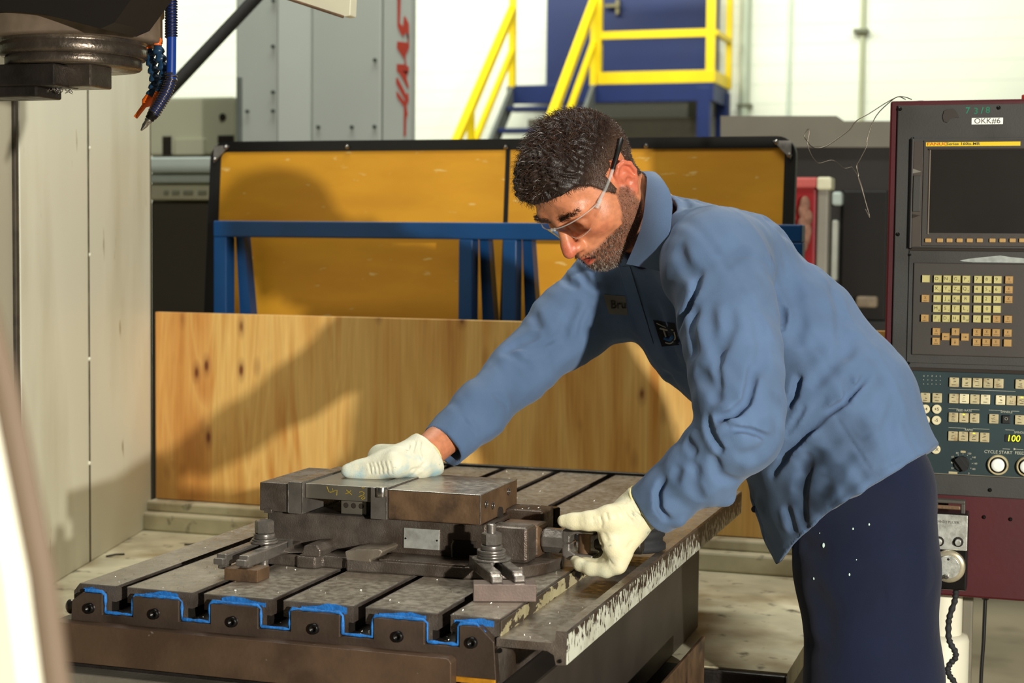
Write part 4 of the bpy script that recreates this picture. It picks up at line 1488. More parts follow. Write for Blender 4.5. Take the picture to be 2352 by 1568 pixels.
Z7 = lambda a, b: (2030 + a / 5.407, 560 + b / 5.407)
colx = [530, 676, 793, 910, 1028, 1174, 1295, 1417, 1558]
rows = [('', ('O', 'c'), ('N', '?'), ('G', 'E'), ('P', 'c'), ('7', "'"), ('8', "'"), ('9', "'"), 'ALTER'),
        (None, ('X', 'U'), ('Y', 'V'), ('Z', 'W'), ('Q', '+'), ('4', '-'), ('5', '%'), ('6', '-'), 'INSERT'),
        ('HELP', ('I', ','), ('J', 'A'), ('K', '@'), ('R', ''), ('1', "'"), ('2', "'"), ('3', "'"), 'DELETE'),
        (None, ('M', '#'), ('S', '='), ('T', '*'), ('L', '+'), ('-', ''), ('0', ''), ('.', ''), None),
        ('SHIFT', ('F', '['), ('D', ']'), ('H', '&'), ('B', 'SP'), ('/', ''), ('EOB', ''), 'CAN', 'INPUT')]
for r, row in enumerate(rows):
    for c, k in enumerate(row):
        if k is None:
            continue
        px, py = Z7(colx[c] - 3.2 * r, 431 + 121.5 * r + (colx[c] - 530) * .013)
        if isinstance(k, tuple):
            if k[0] == 'EOB':
                x, y, z = Q(px, py)
                key(px, py)
                e = MB()
                text_on(e, 'EOB', (x, PY - .0189, z), .0036, LEGEND)
                e.build('key_legend', None, kp)
            else:
                key(px, py, k[0], k[1])
        elif k == '':
            key(px, py)
        else:
            key(px, py, k, '', True)
for a, b, lg, ar in ((659, 1083, 'PAGE', None), (655, 1202, 'PAGE', None), (895, 1085, '', (0, 1)), (890, 1209, '', (0, -1)), (775, 1145, '', (-1, 0)), (1013, 1150, '', (1, 0)),
                     (1160, 1092, 'POS', None), (1282, 1094, 'PROG', None), (1397, 1096, 'OFFSET', None), (1542, 1100, 'GRAPH', None),
                     (1157, 1214, 'SYSTEM', None), (1275, 1216, 'MESSAGE', None), (1395, 1219, 'GRAPH', None), (1540, 1223, '', None)):
    key(*Z7(a, b), lg, '', True, ar)
# operator panel
op = rect(MB(), 2078, 2470, 856, 1094, .005, .008, .001).build('operator_panel', TEAL_PANEL, pd)
rect(MB(), 2074, 2470, 848, 856, .005, .010, .0008).build('panel_rim', HOLE, op)
rect(MB(), 2090, 2470, 1091, 1093, .0075, .0095, .0004).build('panel_rim', mat('rim_silver', (120, 112, 98), .4, .3), op)
Z8 = lambda a, b: (2060 + a / 5.226, 840 + b / 5.226)


def button(a, b, w=114, col=None, led=None, top=True, mark=1):
    px, py = Z8(a, b)
    hw = w / 2 / 5.226
    m = MB()
    rect(m, px - hw, px + hw, py - hw, py + hw, .007, .013, .0012, col or KEY_B)
    x, y, z = Q(px, py)
    f = PY - .0132
    if top:
        m.box(x - .002, x + .002, f - .0004, f, z + .0058, z + .0072, 0, LED_Y if led else LEGEND)
    rr = random.Random(int(a * 7 + b))
    if mark:
        for k in range(2 + rr.randint(0, 2)):
            dx, dz = rr.uniform(-.003, .003), rr.uniform(-.002, .0025)
            w_ = rr.uniform(.0008, .0024)
            m.box(x + dx - w_, x + dx + w_, f - .0002, f, z + dz - .0003, z + dz + .0004, 0, LEGEND)
        m.box(x - .0034, x + .0034, f - .0002, f, z - .0052, z - .0042, 0, LEGEND)
    m.build('push_button', None, op)


for a, b in ((690, 190), (840, 194), (970, 197), (1097, 201), (1225, 205), (1480, 213), (225, 368), (345, 374), (487, 377), (687, 385), (938, 393), (1372, 408),
             (682, 610), (935, 620), (1475, 640), (677, 834), (800, 838), (1055, 850)):
    button(a, b)
for a, b in ((812, 388), (1065, 396), (1245, 404)):
    button(a, b, col=KEY_LIT)
for a, b in ((1500, 412), (807, 615), (928, 842)):
    button(a, b, led=True)
button(1165, 628)
button(1315, 635, 100, BLACK, top=False, mark=0)
m = MB()
x, y, z = Q(*Z8(1315, 625))
m.tube([(x + .0024 * math.cos(t), PY - .0134, z + .0024 * math.sin(t)) for t in np.linspace(0, 6.283, 14, endpoint=False)], .0004, 4, LEGEND_W, closed=True)
m.build('button_ring', None, op)
for a, b, s in ((345, 510, '+4'), (483, 512, '+5'), (345, 643, '-4'), (480, 645, '-5'), (472, 993, '+X')):
    x, y, z = Q(*Z8(a, b))
    m = MB().cyl((x, PY - .007, z), (0, -1, 0), .0083, .007, 24, KEY_LIT, bev=.0012)
    text_on(m, s, (x, PY - .0143, z), .0078, LEGEND, bold=.01)
    m.build('round_button', None, op)
tm = MB()
for s, a, b, sz in (('FEED RATE', 810, 530, .0055), ('SPINDLE', 1318, 549, .0055), ('RAPID', 868, 762, .0052), ('SPINDLE', 1480, 795, .0055), ('CYCLE START', 1218, 1030, .0078),
                    ('FEED HOLD', 1560, 1045, .0078), ('40', 665, 1155, .0045), ('60', 672, 1085, .0045), ('80', 727, 1040, .0045), ('120', 872, 1046, .0045), ('140', 926, 1092, .0045), ('160', 944, 1165, .0045), ('180', 922, 1232, .0045), ('20', 668, 1222, .0045), ('0', 866, 1284, .0045),
                    ('X', 328, 118, .004), ('Y', 376, 118, .004), ('Z', 426, 118, .004), ('4', 476, 120, .004), ('5', 524, 122, .004)):
    text_on(tm, s, Q(*Z8(a, b), .0083), sz, LEGEND_W)
for a0, a1, b in ((625, 735, 508), (890, 992, 520), (1105, 1262, 526), (1380, 1470, 538), (622, 828, 737), (915, 1112, 750), (1300, 1410, 762), (640, 1425, 282), (1270, 1360, 990), (1425, 1520, 994)):
    p, q = Q(*Z8(a0, b)), Q(*Z8(a1, b + (a1 - a0) * .014))
    tm.box(p[0], q[0], PY - .0083, PY - .0080, (p[2] + q[2]) / 2 - .0003, (p[2] + q[2]) / 2 + .0003, 0, LEGEND_W)
for a, b in ((695, 1100), (682, 1153), (695, 1210), (738, 1062), (796, 1050), (850, 1067), (892, 1110), (907, 1165), (890, 1220), (325, 162), (376, 164), (424, 166), (474, 168), (524, 170), (325, 212), (376, 213), (424, 213), (474, 215), (524, 216)):
    p = Q(*Z8(a, b), .0083)
    tm.box(p[0] - .0006, p[0] + .0006, PY - .0083, PY - .008, p[2] - .0006, p[2] + .0006, 0, LEGEND_W)
p = Q(*Z8(1415, 992), .0083)
tm.add([(p[0] + .003, p[1], p[2]), (p[0] - .0018, p[1], p[2] + .0022), (p[0] - .0018, p[1], p[2] - .0022)], [(0, 1, 2)], LEGEND_W)
tm.build('panel_lettering', None, op)
for a0, a1, b0, b1 in ((768, 828, 1012, 1036), (625, 730, 1262, 1290)):
    p0, p1 = Z8(a0, b0), Z8(a1, b1)
    rect(MB(), p0[0], p1[0], p0[1], p1[1], .0078, .0084).build('tag', mat('tag_tan', (168, 156, 116), .6), op)
p0, p1 = Z8(1297, 820), Z8(1492, 908)
m = rect(MB(), p0[0], p1[0], p0[1], p1[1], .007, .0095, .0005, BLACK)
text_on(m, '100', Q(*Z8(1402, 866), .0098), .0165, LED_Y, sx=.95, shear=.12)
m.build('digit_display', None, op)
x, y, z = Q(*Z8(780, 1165))
m = MB().cyl((x, PY - .007, z), (0, -1, 0), .0135, .006, 30, bev=.001)
d = Vector((.6, 0, -.8))
s = Vector((.8, 0, .6))
c = Vector((x, PY - .013, z))
v = [c + d * a + s * b + Vector((0, e, 0)) for e in (0, -.009) for a, b in ((-.0135, -.0045), (.0135, -.0045), (.0135, .0045), (-.0135, .0045))]
m.add(v, [(4, 5, 6, 7), (0, 1, 5, 4), (1, 2, 6, 5), (2, 3, 7, 6), (3, 0, 4, 7)])
m.build('override_knob', BLACK, op)
for a, b in ((1215, 1180), (1560, 1200)):
    x, y, z = Q(*Z8(a, b))
    bt = MB().lathe((x, PY - .007, z), (0, -1, 0), [(0, .0185), (.004, .0185), (.009, .0172), (.010, .0155), (.006, .0145)], 32, KEY_B, cap=False)
    bt.cyl((x, PY - .007, z), (0, -1, 0), .0145, .002, 24, BLACK)
    bt.lathe((x, PY - .008, z), (0, -1, 0), [(0, .0115), (.009, .0115), (.0105, .0105), (.011, .006)], 28, LABEL_W)
    bt.build('cycle_button', None, op)
screw(2260, 1187, 0)
screw(2321, 1192, 0)
MB().cyl(Q(2103, 232, -.12)[:2] + (ztop,), (0, 0, 1), .0072, .010, 16, bev=.001).build('rubber_foot', BLACK, pd)
MB().cyl(Q(2356, 226, -.12)[:2] + (ztop,), (0, 0, 1), .009, .018, 16, bev=.002).build('warning_lamp', mat('lamp_red', (170, 30, 24), .4), pd)

# cable under the pendant
g = hy(2263, 1378, PY + .10)
cbl = thing('hanging_cable', tuple(g), 'straight black cable hanging below the maroon control box', 'cable')
MB().lathe((g[0], g[1], zlow - .022), (0, 0, 1), [(0, .006), (.006, .010), (.016, .012), (.022, .012)], 16).build('gland', BLACK, cbl)
MB().tube(smooth([(g[0], g[1], zlow - .015), (g[0] - .001, g[1], zlow - .10), (g[0] - .004, g[1], zlow - .2), (g[0] - .004, g[1], .2), (g[0], g[1], .03), (g[0] + .1, g[1], .008)], 5), .0036, 8).build('cable', BLACK, cbl)
# pedestal
px_ = hy(2166, 1450, 3.18)[0]
zs = hy(2166, 1452, 3.18)[2]
pe = thing('pedestal', (px_, 3.18, 0), 'cream painted pedestal column under the control pendant', 'post')
WP = mat('pedestal_white', (226, 222, 200), .5, 0, .04, 8)
MB().lathe((px_, 3.18, 0), (0, 0, 1), [(0, .10), (.01, .10), (.012, .0485), (zs - .012, .0485), (zs - .003, .045), (zs, .036)], 36).build('lower_column', WP, pe)
MB().cyl((px_, 3.18, zs - .002), (0, 0, 1), .0345, zlow - zs + .002, 32).build('upper_column', WP, pe)
MB().box(hy(2209, 1450, 3.26)[0], hy(2234, 1450, 3.26)[0], 3.24, 3.27, 0, zlow, .003).build('cable_duct', mat('duct_grey', (120, 114, 98), .6, 0, .15, 10), pe)
# hand wheel unit
HY = 2.965
H = lambda px, py, d=0.0: (lambda p: (float(p[0]), HY - d, float(p[2])))(hy(px, py, HY))
hpz = thing('pulse_handwheel', (H(2180, 1260)[0], HY + .03, H(2180, 1356)[2]), 'handheld pulse generator with aluminium face and dial beside the worker', 'hand controller')
hx0, hx1 = H(2137, 1260)[0], H(2222, 1260)[0]
MB().box(hx0, hx1, HY, HY + .05, H(2180, 1355)[2], H(2180, 1179)[2], .003).build('body', BLACK_OX, hpz)
pl = MB().box(hx0 + .001, hx1 - .0005, HY - .003, HY, H(2180, 1262)[2], H(2180, 1181)[2], .0015, ALU)
text_on(pl, 'HANDY PULSER', (H(2176, 1198)[0], HY - .0033, H(2176, 1198)[2]), .0062, LEGEND, sx=.92)
pl.build('face_plate', None, hpz)
for px, py in ((2157, 1242), (2201, 1243.5)):
    p = H(px, py)
    MB().cyl((p[0], HY - .002, p[2]), (0, -1, 0), .009, .002, 22, IRON_DARK).cyl((p[0], HY - .003, p[2]), (0, -1, 0), .0055, .010, 18, ALU, bev=.001).build('selector', None, hpz)
p = H(2179, 1299)
MB().lathe((p[0], HY - .0, p[2]), (0, -1, 0), [(0, .029), (.006, .029), (.008, .0275), (.008, .020)], 40, mat('dial_ring', (158, 150, 128), .35, .5, .15, 30)).cyl((p[0], HY - .006, p[2]), (0, -1, 0), .0205, .010, 36, ALU, bev=.0015).build('dial', None, hpz)
MB().cyl((p[0] - .002, HY - .016, p[2] - .0155), (0, -1, 0), .004, .010, 14, STEEL, bev=.001).build('crank_knob', None, hpz)
MB().cyl((p[0], HY - .016, p[2] + .0145), (0, -1, 0), .0022, .001, 10, BLACK).build('index_mark', None, hpz)
hz_ = H(2180, 1179)[2]
hb = MB()
for a, b in (((hx0 + .006, hz_), (hx0 + .006, hz_ + .018)), ((hx1 - .010, hz_), (hx1 - .010, hz_ + .018))):
    hb.box(a[0] - .004, a[0] + .004, HY + .012, HY + .03, a[1] - .002, b[1], .002)
hb.box(hx0 + .002, hx1 - .006, HY + .010, HY + .032, hz_ + .016, hz_ + .022, .002)
hb.build('handle', mat('handle_grey', (74, 70, 64), .5, .2), hpz)
MB().box(hx0 + .008, hx1 - .014, HY + .006, HY + .012, hz_ + .006, hz_ + .013, .002).build('handle_bar', IRON_BROWN, hpz)
cord = [H(2000 + a / 3.35, 1100 + b / 3.35, -.02) for a, b in ((650, 860), (650, 900), (640, 960), (606, 1060), (594, 1130), (594, 1230), (612, 1290), (646, 1350), (644, 1400), (606, 1440), (588, 1490), (606, 1540), (640, 1590), (660, 1700), (640, 1850))]
cord += [(cord[-1][0], cord[-1][1], .3), (cord[-1][0] + .02, cord[-1][1] + .02, .03)]
rr = random.Random(4)
cp_ = smooth(cord, 8)
MB().tube(cp_, [.0052 + .0009 * math.sin(i * 1.3) for i in range(len(cp_))], 10).build('cord', RUBBER, hpz)
MB().cyl(H(2194, 1371, -.02), (0, 0, 1), .0042, .008, 10).build('connector', STEEL, hpz)
MB().box(hx0 + .01, px_ + .03, HY + .05, 3.16, H(2180, 1240)[2], H(2180, 1220)[2], .003).build('hanger_bracket', IRON_DARK, hpz)

# thin twisted wire hanging off the pendant corner
W4 = lambda a, b: (1750 + a / 3.907, b / 3.907)
R1 = lambda a, b: (1600 + a / 2.8, 240 + b / 2.8)
wa = [W4(*q) for q in ((1345, 893), (1290, 872), (1230, 866), (1190, 880), (1100, 930), (960, 1020), (850, 1082), (790, 1160), (700, 1230), (580, 1310), (500, 1328), (440, 1310), (410, 1270), (380, 1220), (416, 1155), (424, 1190), (410, 1290), (440, 1380), (480, 1440), (520, 1465), (620, 1438), (680, 1460), (740, 1510), (800, 1500))] + \
     [R1(*q) for q in ((1000, 405), (1032, 450), (1060, 520), (1085, 620), (1115, 725), (1100, 700), (1085, 672))]
wb = [W4(*q) for q in ((1290, 893), (1220, 868), (1130, 930), (1040, 1020), (985, 1120), (945, 1250), (940, 1310), (880, 1430), (850, 1490), (865, 1560))] + [R1(*q) for q in ((1040, 470), (1062, 540), (1082, 610))]
wi = thing('bent_wire', Q(1990, 400), 'thin bent steel wire dangling from the pendant corner', 'wire')
for pts in (wa, wb):
    P = [(float(p[0]), float(p[1]), float(p[2])) for p in (hy(*q, PY + .03) for q in pts)]
    MB().tube(smooth(P, 4), .0009, 6).build('strand', WIRE, wi)

# ================================================================== implicit surfaces for the figure
class Field:
    def __init__(self, lo, hi, h):
        self.lo = np.array(lo, float)
        self.h = h
        self.n = np.ceil((np.array(hi, float) - self.lo) / h).astype(int) + 1
        self.F = np.full(tuple(self.n), .25, np.float32)
        self.ax = [(self.lo[i] + h * np.arange(self.n[i])).astype(np.float32) for i in range(3)]

    def box(self, lo, hi):
        a = np.clip(np.floor((np.array(lo) - self.lo) / self.h).astype(int), 0, self.n)
        b = np.clip(np.ceil((np.array(hi) - self.lo) / self.h).astype(int) + 1, 0, self.n)
        s = tuple(slice(int(a[i]), int(b[i])) for i in range(3))
        g = (self.ax[0][s[0]][:, None, None], self.ax[1][s[1]][None, :, None], self.ax[2][s[2]][None, None, :])
        return s, g

    def put(self, fn, lo, hi, k, op):
        m = k + 3 * self.h
        s, g = self.box(np.array(lo) - m, np.array(hi) + m)
        if min(x.stop - x.start for x in s) <= 0:
            return
        d = fn(*g)
        A = self.F[s]
        if op == '+':
            if k > 0:
                hh = np.maximum(k - np.abs(A - d), 0) / k
                self.F[s] = np.minimum(A, d) - hh * hh * k * .25
            else:
                self.F[s] = np.minimum(A, d)
        elif op == '-':
            d = -d
            hh = np.maximum(k - np.abs(A - d), 0) / max(k, 1e-9)
            self.F[s] = np.maximum(A, d) + hh * hh * k * .25
        else:
            self.F[s] = A + d

    def cone(self, a, b, ra, rb, k=.01, op='+', flat=None):
        """tapered capsule; flat=(dir, scale) squashes it along dir"""
        a, b = np.array(a, float), np.array(b, float)
        R = max(ra, rb)
        ab = b - a
        L2 = max(1e-12, float(ab @ ab))

        def fn(x, y, z):
            px, py, pz = x - a[0], y - a[1], z - a[2]
            t = np.clip((px * ab[0] + py * ab[1] + pz * ab[2]) / L2, 0, 1)
            qx, qy, qz = px - t * ab[0], py - t * ab[1], pz - t * ab[2]
            r = ra + (rb - ra) * t
            d2 = qx * qx + qy * qy + qz * qz
            if flat is not None:
                n, sc = np.array(flat[0], float), flat[1]
                dn = qx * n[0] + qy * n[1] + qz * n[2]
                d2 = d2 + dn * dn * (1 / sc ** 2 - 1)
                l = np.sqrt(d2)
                g = np.sqrt(qx * qx + qy * qy + qz * qz + dn * dn * (1 / sc ** 4 - 1)) + 1e-9
                return l * (l - r) / g
            return np.sqrt(d2) - r
        self.put(fn, np.minimum(a, b) - R, np.maximum(a, b) + R, k, op)

    def chain(self, pts, rs, k=.01, op='+', flat=None):
        for i in range(len(pts) - 1):
            self.cone(pts[i], pts[i + 1], rs[i], rs[i + 1], k, op, flat)

    def ell(self, c, r, R=None, k=.01, op='+'):
        c, r = np.array(c, float), np.array(r, float)
        R = np.eye(3) if R is None else np.array(R, float)

        def fn(x, y, z):
            px, py, pz = x - c[0], y - c[1], z - c[2]
            q = [(px * R[0, i] + py * R[1, i] + pz * R[2, i]) for i in range(3)]
            l = np.sqrt(sum((q[i] / r[i]) ** 2 for i in range(3)))
            g = np.sqrt(sum((q[i] / r[i] ** 2) ** 2 for i in range(3))) + 1e-9
            return l * (l - 1) / g
        m = r.max()
        self.put(fn, c - m, c + m, k, op)

    def groove(self, pts, r, depth, ridge=.35):
        """press a soft crease along a polyline"""
        P = np.array(pts, float)
        lo, hi = P.min(0) - 3.2 * r, P.max(0) + 3.2 * r
        s, (x, y, z) = self.box(lo, hi)
        if min(q.stop - q.start for q in s) <= 0:
            return
        best = None
        n = len(P) - 1
        for i in range(n):
            a, ab = P[i], P[i + 1] - P[i]
            L2 = max(1e-12, float(ab @ ab))
            px, py, pz = x - a[0], y - a[1], z - a[2]
            t = np.clip((px * ab[0] + py * ab[1] + pz * ab[2]) / L2, 0, 1)
            d2 = (px - t * ab[0]) ** 2 + (py - t * ab[1]) ** 2 + (pz - t * ab[2]) ** 2
            u = (i + t) / n
            if best is None:
                best, U = d2, u
            else:
                m = d2 < best
                best, U = np.where(m, d2, best), np.where(m, u, U)
        w = np.clip(np.minimum(U, 1 - U) * 5, 0, 1) ** .7
        self.F[s] += (depth * w * (np.exp(-best / r ** 2) - ridge * np.exp(-best / (2.0 * r) ** 2))).astype(np.float32)

    def sample(self, P):
        q = (np.asarray(P) - self.lo) / self.h
        q = np.clip(q, 0, self.n - 1.001)
        i = q.astype(int)
        t = q - i
        r = 0
        for c in range(8):
            o = ((c >> 2) & 1, (c >> 1) & 1, c & 1)
            w = np.prod([t[..., k] if o[k] else 1 - t[..., k] for k in range(3)], axis=0)
            r = r + w * self.F[i[..., 0] + o[0], i[..., 1] + o[1], i[..., 2] + o[2]]
        return r

    def trace(self, px, py, z0=2.2, z1=3.2):
        v = ray(px, py)
        Z = np.arange(z0, z1, .0015)
        P = CAM + v * Z[:, None]
        inside = np.all((P > self.lo) & (P < self.lo + self.h * (self.n - 1)), axis=1)
        f = np.where(inside, self.sample(P), 1)
        k = np.argmax(f < 0)
        if f[k] >= 0:
            return CAM + v * Z[np.argmin(f)]
        return P[k]

    def mesh(self, smooth=2):
        F = self.F
        S = F < 0
        C = [S[a:F.shape[0] - 1 + a, b:F.shape[1] - 1 + b, c:F.shape[2] - 1 + c] for a in (0, 1) for b in (0, 1) for c in (0, 1)]
        tot = sum(c.astype(np.int8) for c in C)
        I = np.argwhere((tot > 0) & (tot < 8))
        idx = np.full(tuple(np.array(F.shape) - 1), -1, np.int32)
        idx[I[:, 0], I[:, 1], I[:, 2]] = np.arange(len(I))
        cor = [np.array((a, b, c)) for a in (0, 1) for b in (0, 1) for c in (0, 1)]
        val = [F[I[:, 0] + o[0], I[:, 1] + o[1], I[:, 2] + o[2]] for o in cor]
        acc = np.zeros((len(I), 3))
        cnt = np.zeros(len(I))
        for a in range(8):
            for b in range(a + 1, 8):
                if abs(cor[a] - cor[b]).sum() != 1:
                    continue
                m = (val[a] < 0) != (val[b] < 0)
                t = np.where(m, val[a] / np.where(m, val[a] - val[b], 1), 0)
                acc += np.where(m[:, None], cor[a] + t[:, None] * (cor[b] - cor[a]), 0)
                cnt += m
        V = self.lo + self.h * (I + acc / cnt[:, None])
        Q = []
        for ax in range(3):
            o1, o2 = [(1, 2), (2, 0), (0, 1)][ax]
            a = [slice(None)] * 3
            b = [slice(None)] * 3
            a[ax], b[ax] = slice(0, -1), slice(1, None)
            d = np.argwhere(S[tuple(a)] != S[tuple(b)])
            d = d[(d[:, o1] > 0) & (d[:, o2] > 0) & (d[:, o1] < F.shape[o1] - 1) & (d[:, o2] < F.shape[o2] - 1)]
            e1, e2 = np.zeros(3, int), np.zeros(3, int)
            e1[o1], e2[o2] = 1, 1
            q = [d - e1 - e2, d - e2, d, d - e1]
            q = np.stack([idx[p[:, 0], p[:, 1], p[:, 2]] for p in q], 1)
            flip = ~S[d[:, 0], d[:, 1], d[:, 2]]
            q[flip] = q[flip][:, ::-1]
            Q.append(q)
        Q = np.concatenate(Q)
        Q = Q[(Q >= 0).all(1)]
        for _ in range(smooth):
            acc = np.zeros_like(V)
            cnt = np.zeros(len(V))
            for i in range(4):
                np.add.at(acc, Q[:, i], V[Q[:, (i + 1) % 4]])
                np.add.at(cnt, Q[:, i], 1)
            V = V * .4 + .6 * acc / np.maximum(cnt, 1)[:, None]
        return V, Q


def normals(V, Q):
    n = np.cross(V[Q[:, 2]] - V[Q[:, 0]], V[Q[:, 3]] - V[Q[:, 1]])
    N = np.zeros_like(V)
    for i in range(4):
        np.add.at(N, Q[:, i], n)
    return N / (np.linalg.norm(N, axis=1)[:, None] + 1e-12)


def npmesh(name, V, Q, material, parent=None, color=None, origin=None, **props):
    off = np.array(OFF[parent.name]) if parent is not None else np.array(origin if origin is not None else V.mean(0))
    me = bpy.data.meshes.new(name)
    me.vertices.add(len(V))
    me.vertices.foreach_set('co', (V - off).astype(np.float32).ravel())
    k = Q.shape[1]
    me.loops.add(Q.size)
    me.loops.foreach_set('vertex_index', Q.astype(np.int32).ravel())
    me.polygons.add(len(Q))
    me.polygons.foreach_set('loop_start', np.arange(0, Q.size, k, dtype=np.int32))
    me.polygons.foreach_set('loop_total', np.full(len(Q), k, np.int32))
    me.update(calc_edges=True)
    me.polygons.foreach_set('use_smooth', np.ones(len(Q), bool))
    me.materials.append(material)
    if color is not None:
        ca = me.color_attributes.new('tone', 'FLOAT_COLOR', 'POINT')
        ca.data.foreach_set('color', np.c_[color, np.ones(len(V))].astype(np.float32).ravel())
    me.validate()
    o = bpy.data.objects.new(name, me)
    COL.objects.link(o)
    if parent is not None:
        o.parent = parent
    else:
        o.location = off
    OFF[o.name] = Vector(off)
    for a, b in props.items():
        o[a] = b
    return o


def cloth_mat(name, col, dark, weave=900., bump=.25, stain=None, slo=.52, shi=.72, sscale=7., wrinkle=.16, tone=False):
    m = mat(name, col, .85, 0, .07, 9, bump, weave, dirt=dark, dscale=6, dlo=.5, dhi=.8, dirt2=stain, d2scale=sscale, d2lo=slo, d2hi=shi, spec=.2)
    nt = m.node_tree
    N, L = nt.nodes, nt.links
    b = N['Principled BSDF']
    b.inputs['Sheen Weight'].default_value = .12
    # ridged creases under the weave
    tc = N.new('ShaderNodeTexCoord')
    n = N.new('ShaderNodeTexNoise')
    n.inputs['Scale'].default_value = 9
    n.inputs['Detail'].default_value = 1.5
    n.inputs['Distortion'].default_value = .6
    L.new(tc.outputs['Object'], n.inputs['Vector'])
    a1 = N.new('ShaderNodeMath'); a1.operation = 'SUBTRACT'; a1.inputs[1].default_value = .5
    a2 = N.new('ShaderNodeMath'); a2.operation = 'ABSOLUTE'
    a3 = N.new('ShaderNodeMath'); a3.operation = 'POWER'; a3.inputs[1].default_value = .9
    L.new(n.outputs[0], a1.inputs[0]); L.new(a1.outputs[0], a2.inputs[0]); L.new(a2.outputs[0], a3.inputs[0])
    bn = N.new('ShaderNodeBump')
    bn.inputs['Strength'].default_value = wrinkle
    bn.inputs['Distance'].default_value = .014
    L.new(a3.outputs[0], bn.inputs['Height'])
    old = b.inputs['Normal'].links[0].from_node
    L.new(bn.outputs[0], old.inputs['Normal'])
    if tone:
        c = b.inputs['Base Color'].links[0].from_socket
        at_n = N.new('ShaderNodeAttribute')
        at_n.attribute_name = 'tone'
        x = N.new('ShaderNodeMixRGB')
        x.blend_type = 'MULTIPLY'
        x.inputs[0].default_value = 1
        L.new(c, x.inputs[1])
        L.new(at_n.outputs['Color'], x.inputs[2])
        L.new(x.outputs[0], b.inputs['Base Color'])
    return m


def tone_mat(name, rough, bump, bscale, sss=0.0):
    m = bpy.data.materials.new(name)
    m.use_nodes = True
    N, L = m.node_tree.nodes, m.node_tree.links
    b = N['Principled BSDF']
    b.inputs['Roughness'].default_value = rough
    if sss:
        b.inputs['Subsurface Weight'].default_value = sss
        b.inputs['Subsurface Radius'].default_value = (.009, .003, .0015)
        b.inputs['Subsurface Scale'].default_value = 1.0
    at_n = N.new('ShaderNodeAttribute')
    at_n.attribute_name = 'tone'
    tc = N.new('ShaderNodeTexCoord')
    n = N.new('ShaderNodeTexNoise')
    n.inputs['Scale'].default_value = 120
    n.inputs['Detail'].default_value = 5
    L.new(tc.outputs['Object'], n.inputs['Vector'])
    r = N.new('ShaderNodeValToRGB')
    r.color_ramp.elements[0].color = (.86, .84, .84, 1)
    r.color_ramp.elements[1].color = (1.06, 1.04, 1.03, 1)
    r.color_ramp.elements[0].position = .35
    r.color_ramp.elements[1].position = .65
    L.new(n.outputs[0], r.inputs[0])
    x = N.new('ShaderNodeMixRGB')
    x.blend_type = 'MULTIPLY'
    x.inputs[0].default_value = 1
    L.new(at_n.outputs['Color'], x.inputs[1])
    L.new(r.outputs[0], x.inputs[2])
    L.new(x.outputs[0], b.inputs['Base Color'])
    n2 = N.new('ShaderNodeTexNoise')
    n2.inputs['Scale'].default_value = bscale
    L.new(tc.outputs['Object'], n2.inputs['Vector'])
    bn = N.new('ShaderNodeBump')
    bn.inputs['Strength'].default_value = bump
    bn.inputs['Distance'].default_value = .001
    L.new(n2.outputs[0], bn.inputs['Height'])
    L.new(bn.outputs[0], b.inputs['Normal'])
    return m


SKIN = tone_mat('skin', .42, .25, 700, .12)
SHIRT = cloth_mat('work_shirt', (88, 111, 144), (76, 96, 125), stain=(62, 74, 92), slo=.62, shi=.82, sscale=5, wrinkle=.1)
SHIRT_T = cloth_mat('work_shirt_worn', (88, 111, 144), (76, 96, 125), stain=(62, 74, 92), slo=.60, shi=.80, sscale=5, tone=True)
TROUSERS = cloth_mat('work_trousers', (21, 28, 51), (18, 24, 43), stain=(24, 28, 44), slo=.55, shi=.75, sscale=5, wrinkle=.15)
GLOVE = mat('latex_glove', (222, 214, 178), .5, 0, .06, 40, .25, 380, dirt=(196, 196, 170), dscale=25, dlo=.5, dhi=.75, dirt2=(120, 128, 120), d2scale=50, d2lo=.68, d2hi=.76, sss=.05)
GLOVE2 = mat('latex_glove_stained', (222, 220, 196), .5, 0, .06, 40, .25, 380, dirt=(150, 196, 210), dscale=18, dlo=.50, dhi=.66, dirt2=(130, 136, 132), d2scale=50, d2lo=.68, d2hi=.76, sss=.05)
HAIRM = mat('dark_hair', (66, 47, 37), .34, 0, .35, 60, .0, 10)
HAIR_BASE = mat('dark_hair_base', (34, 25, 20), .6, 0, .3, 80, .6, 260)
BEARD = mat('beard_hair', (84, 63, 51), .5, 0, .4, 300)
BEARD_GREY = mat('grey_beard_hair', (168, 156, 144), .5, 0, .2, 300)
LEATHER = mat('boot_leather', (36, 28, 22), .5, 0, .2, 30, .2, 200)

A3 = lambda x, y, Z: np.array(at(x, y, Z))
ground = at(1985, 1300, 2.68)
pers = thing('person', (float(ground[0]), float(ground[1]), 0.0),
             'man in blue work shirt and navy trousers bending over the vise, wearing pale gloves', 'person')

# ---------------------------------------------------------------- head, in its own frame (x forward, y left, z up)
HP, HYW, HR = math.radians(50.16), math.radians(39.5), math.radians(1.73)
HS = .97
TV = -WV
fl_ = np.array([-math.cos(HP) * math.cos(HYW), -math.sin(HP), math.cos(HP) * math.sin(HYW)])
ll_ = np.array([math.sin(HYW), 0, math.cos(HYW)])
zl_ = np.cross(fl_, ll_)
l2_ = math.cos(HR) * ll_ + math.sin(HR) * zl_
z2_ = -math.sin(HR) * ll_ + math.cos(HR) * zl_
BAS = np.c_[RV, UV, TV]
HROT = BAS @ np.c_[fl_, l2_, z2_]
HORG = A3(1348.3, 421.3, 2.718)


def hw(p):
    return HORG + (np.atleast_2d(p) * HS) @ HROT.T


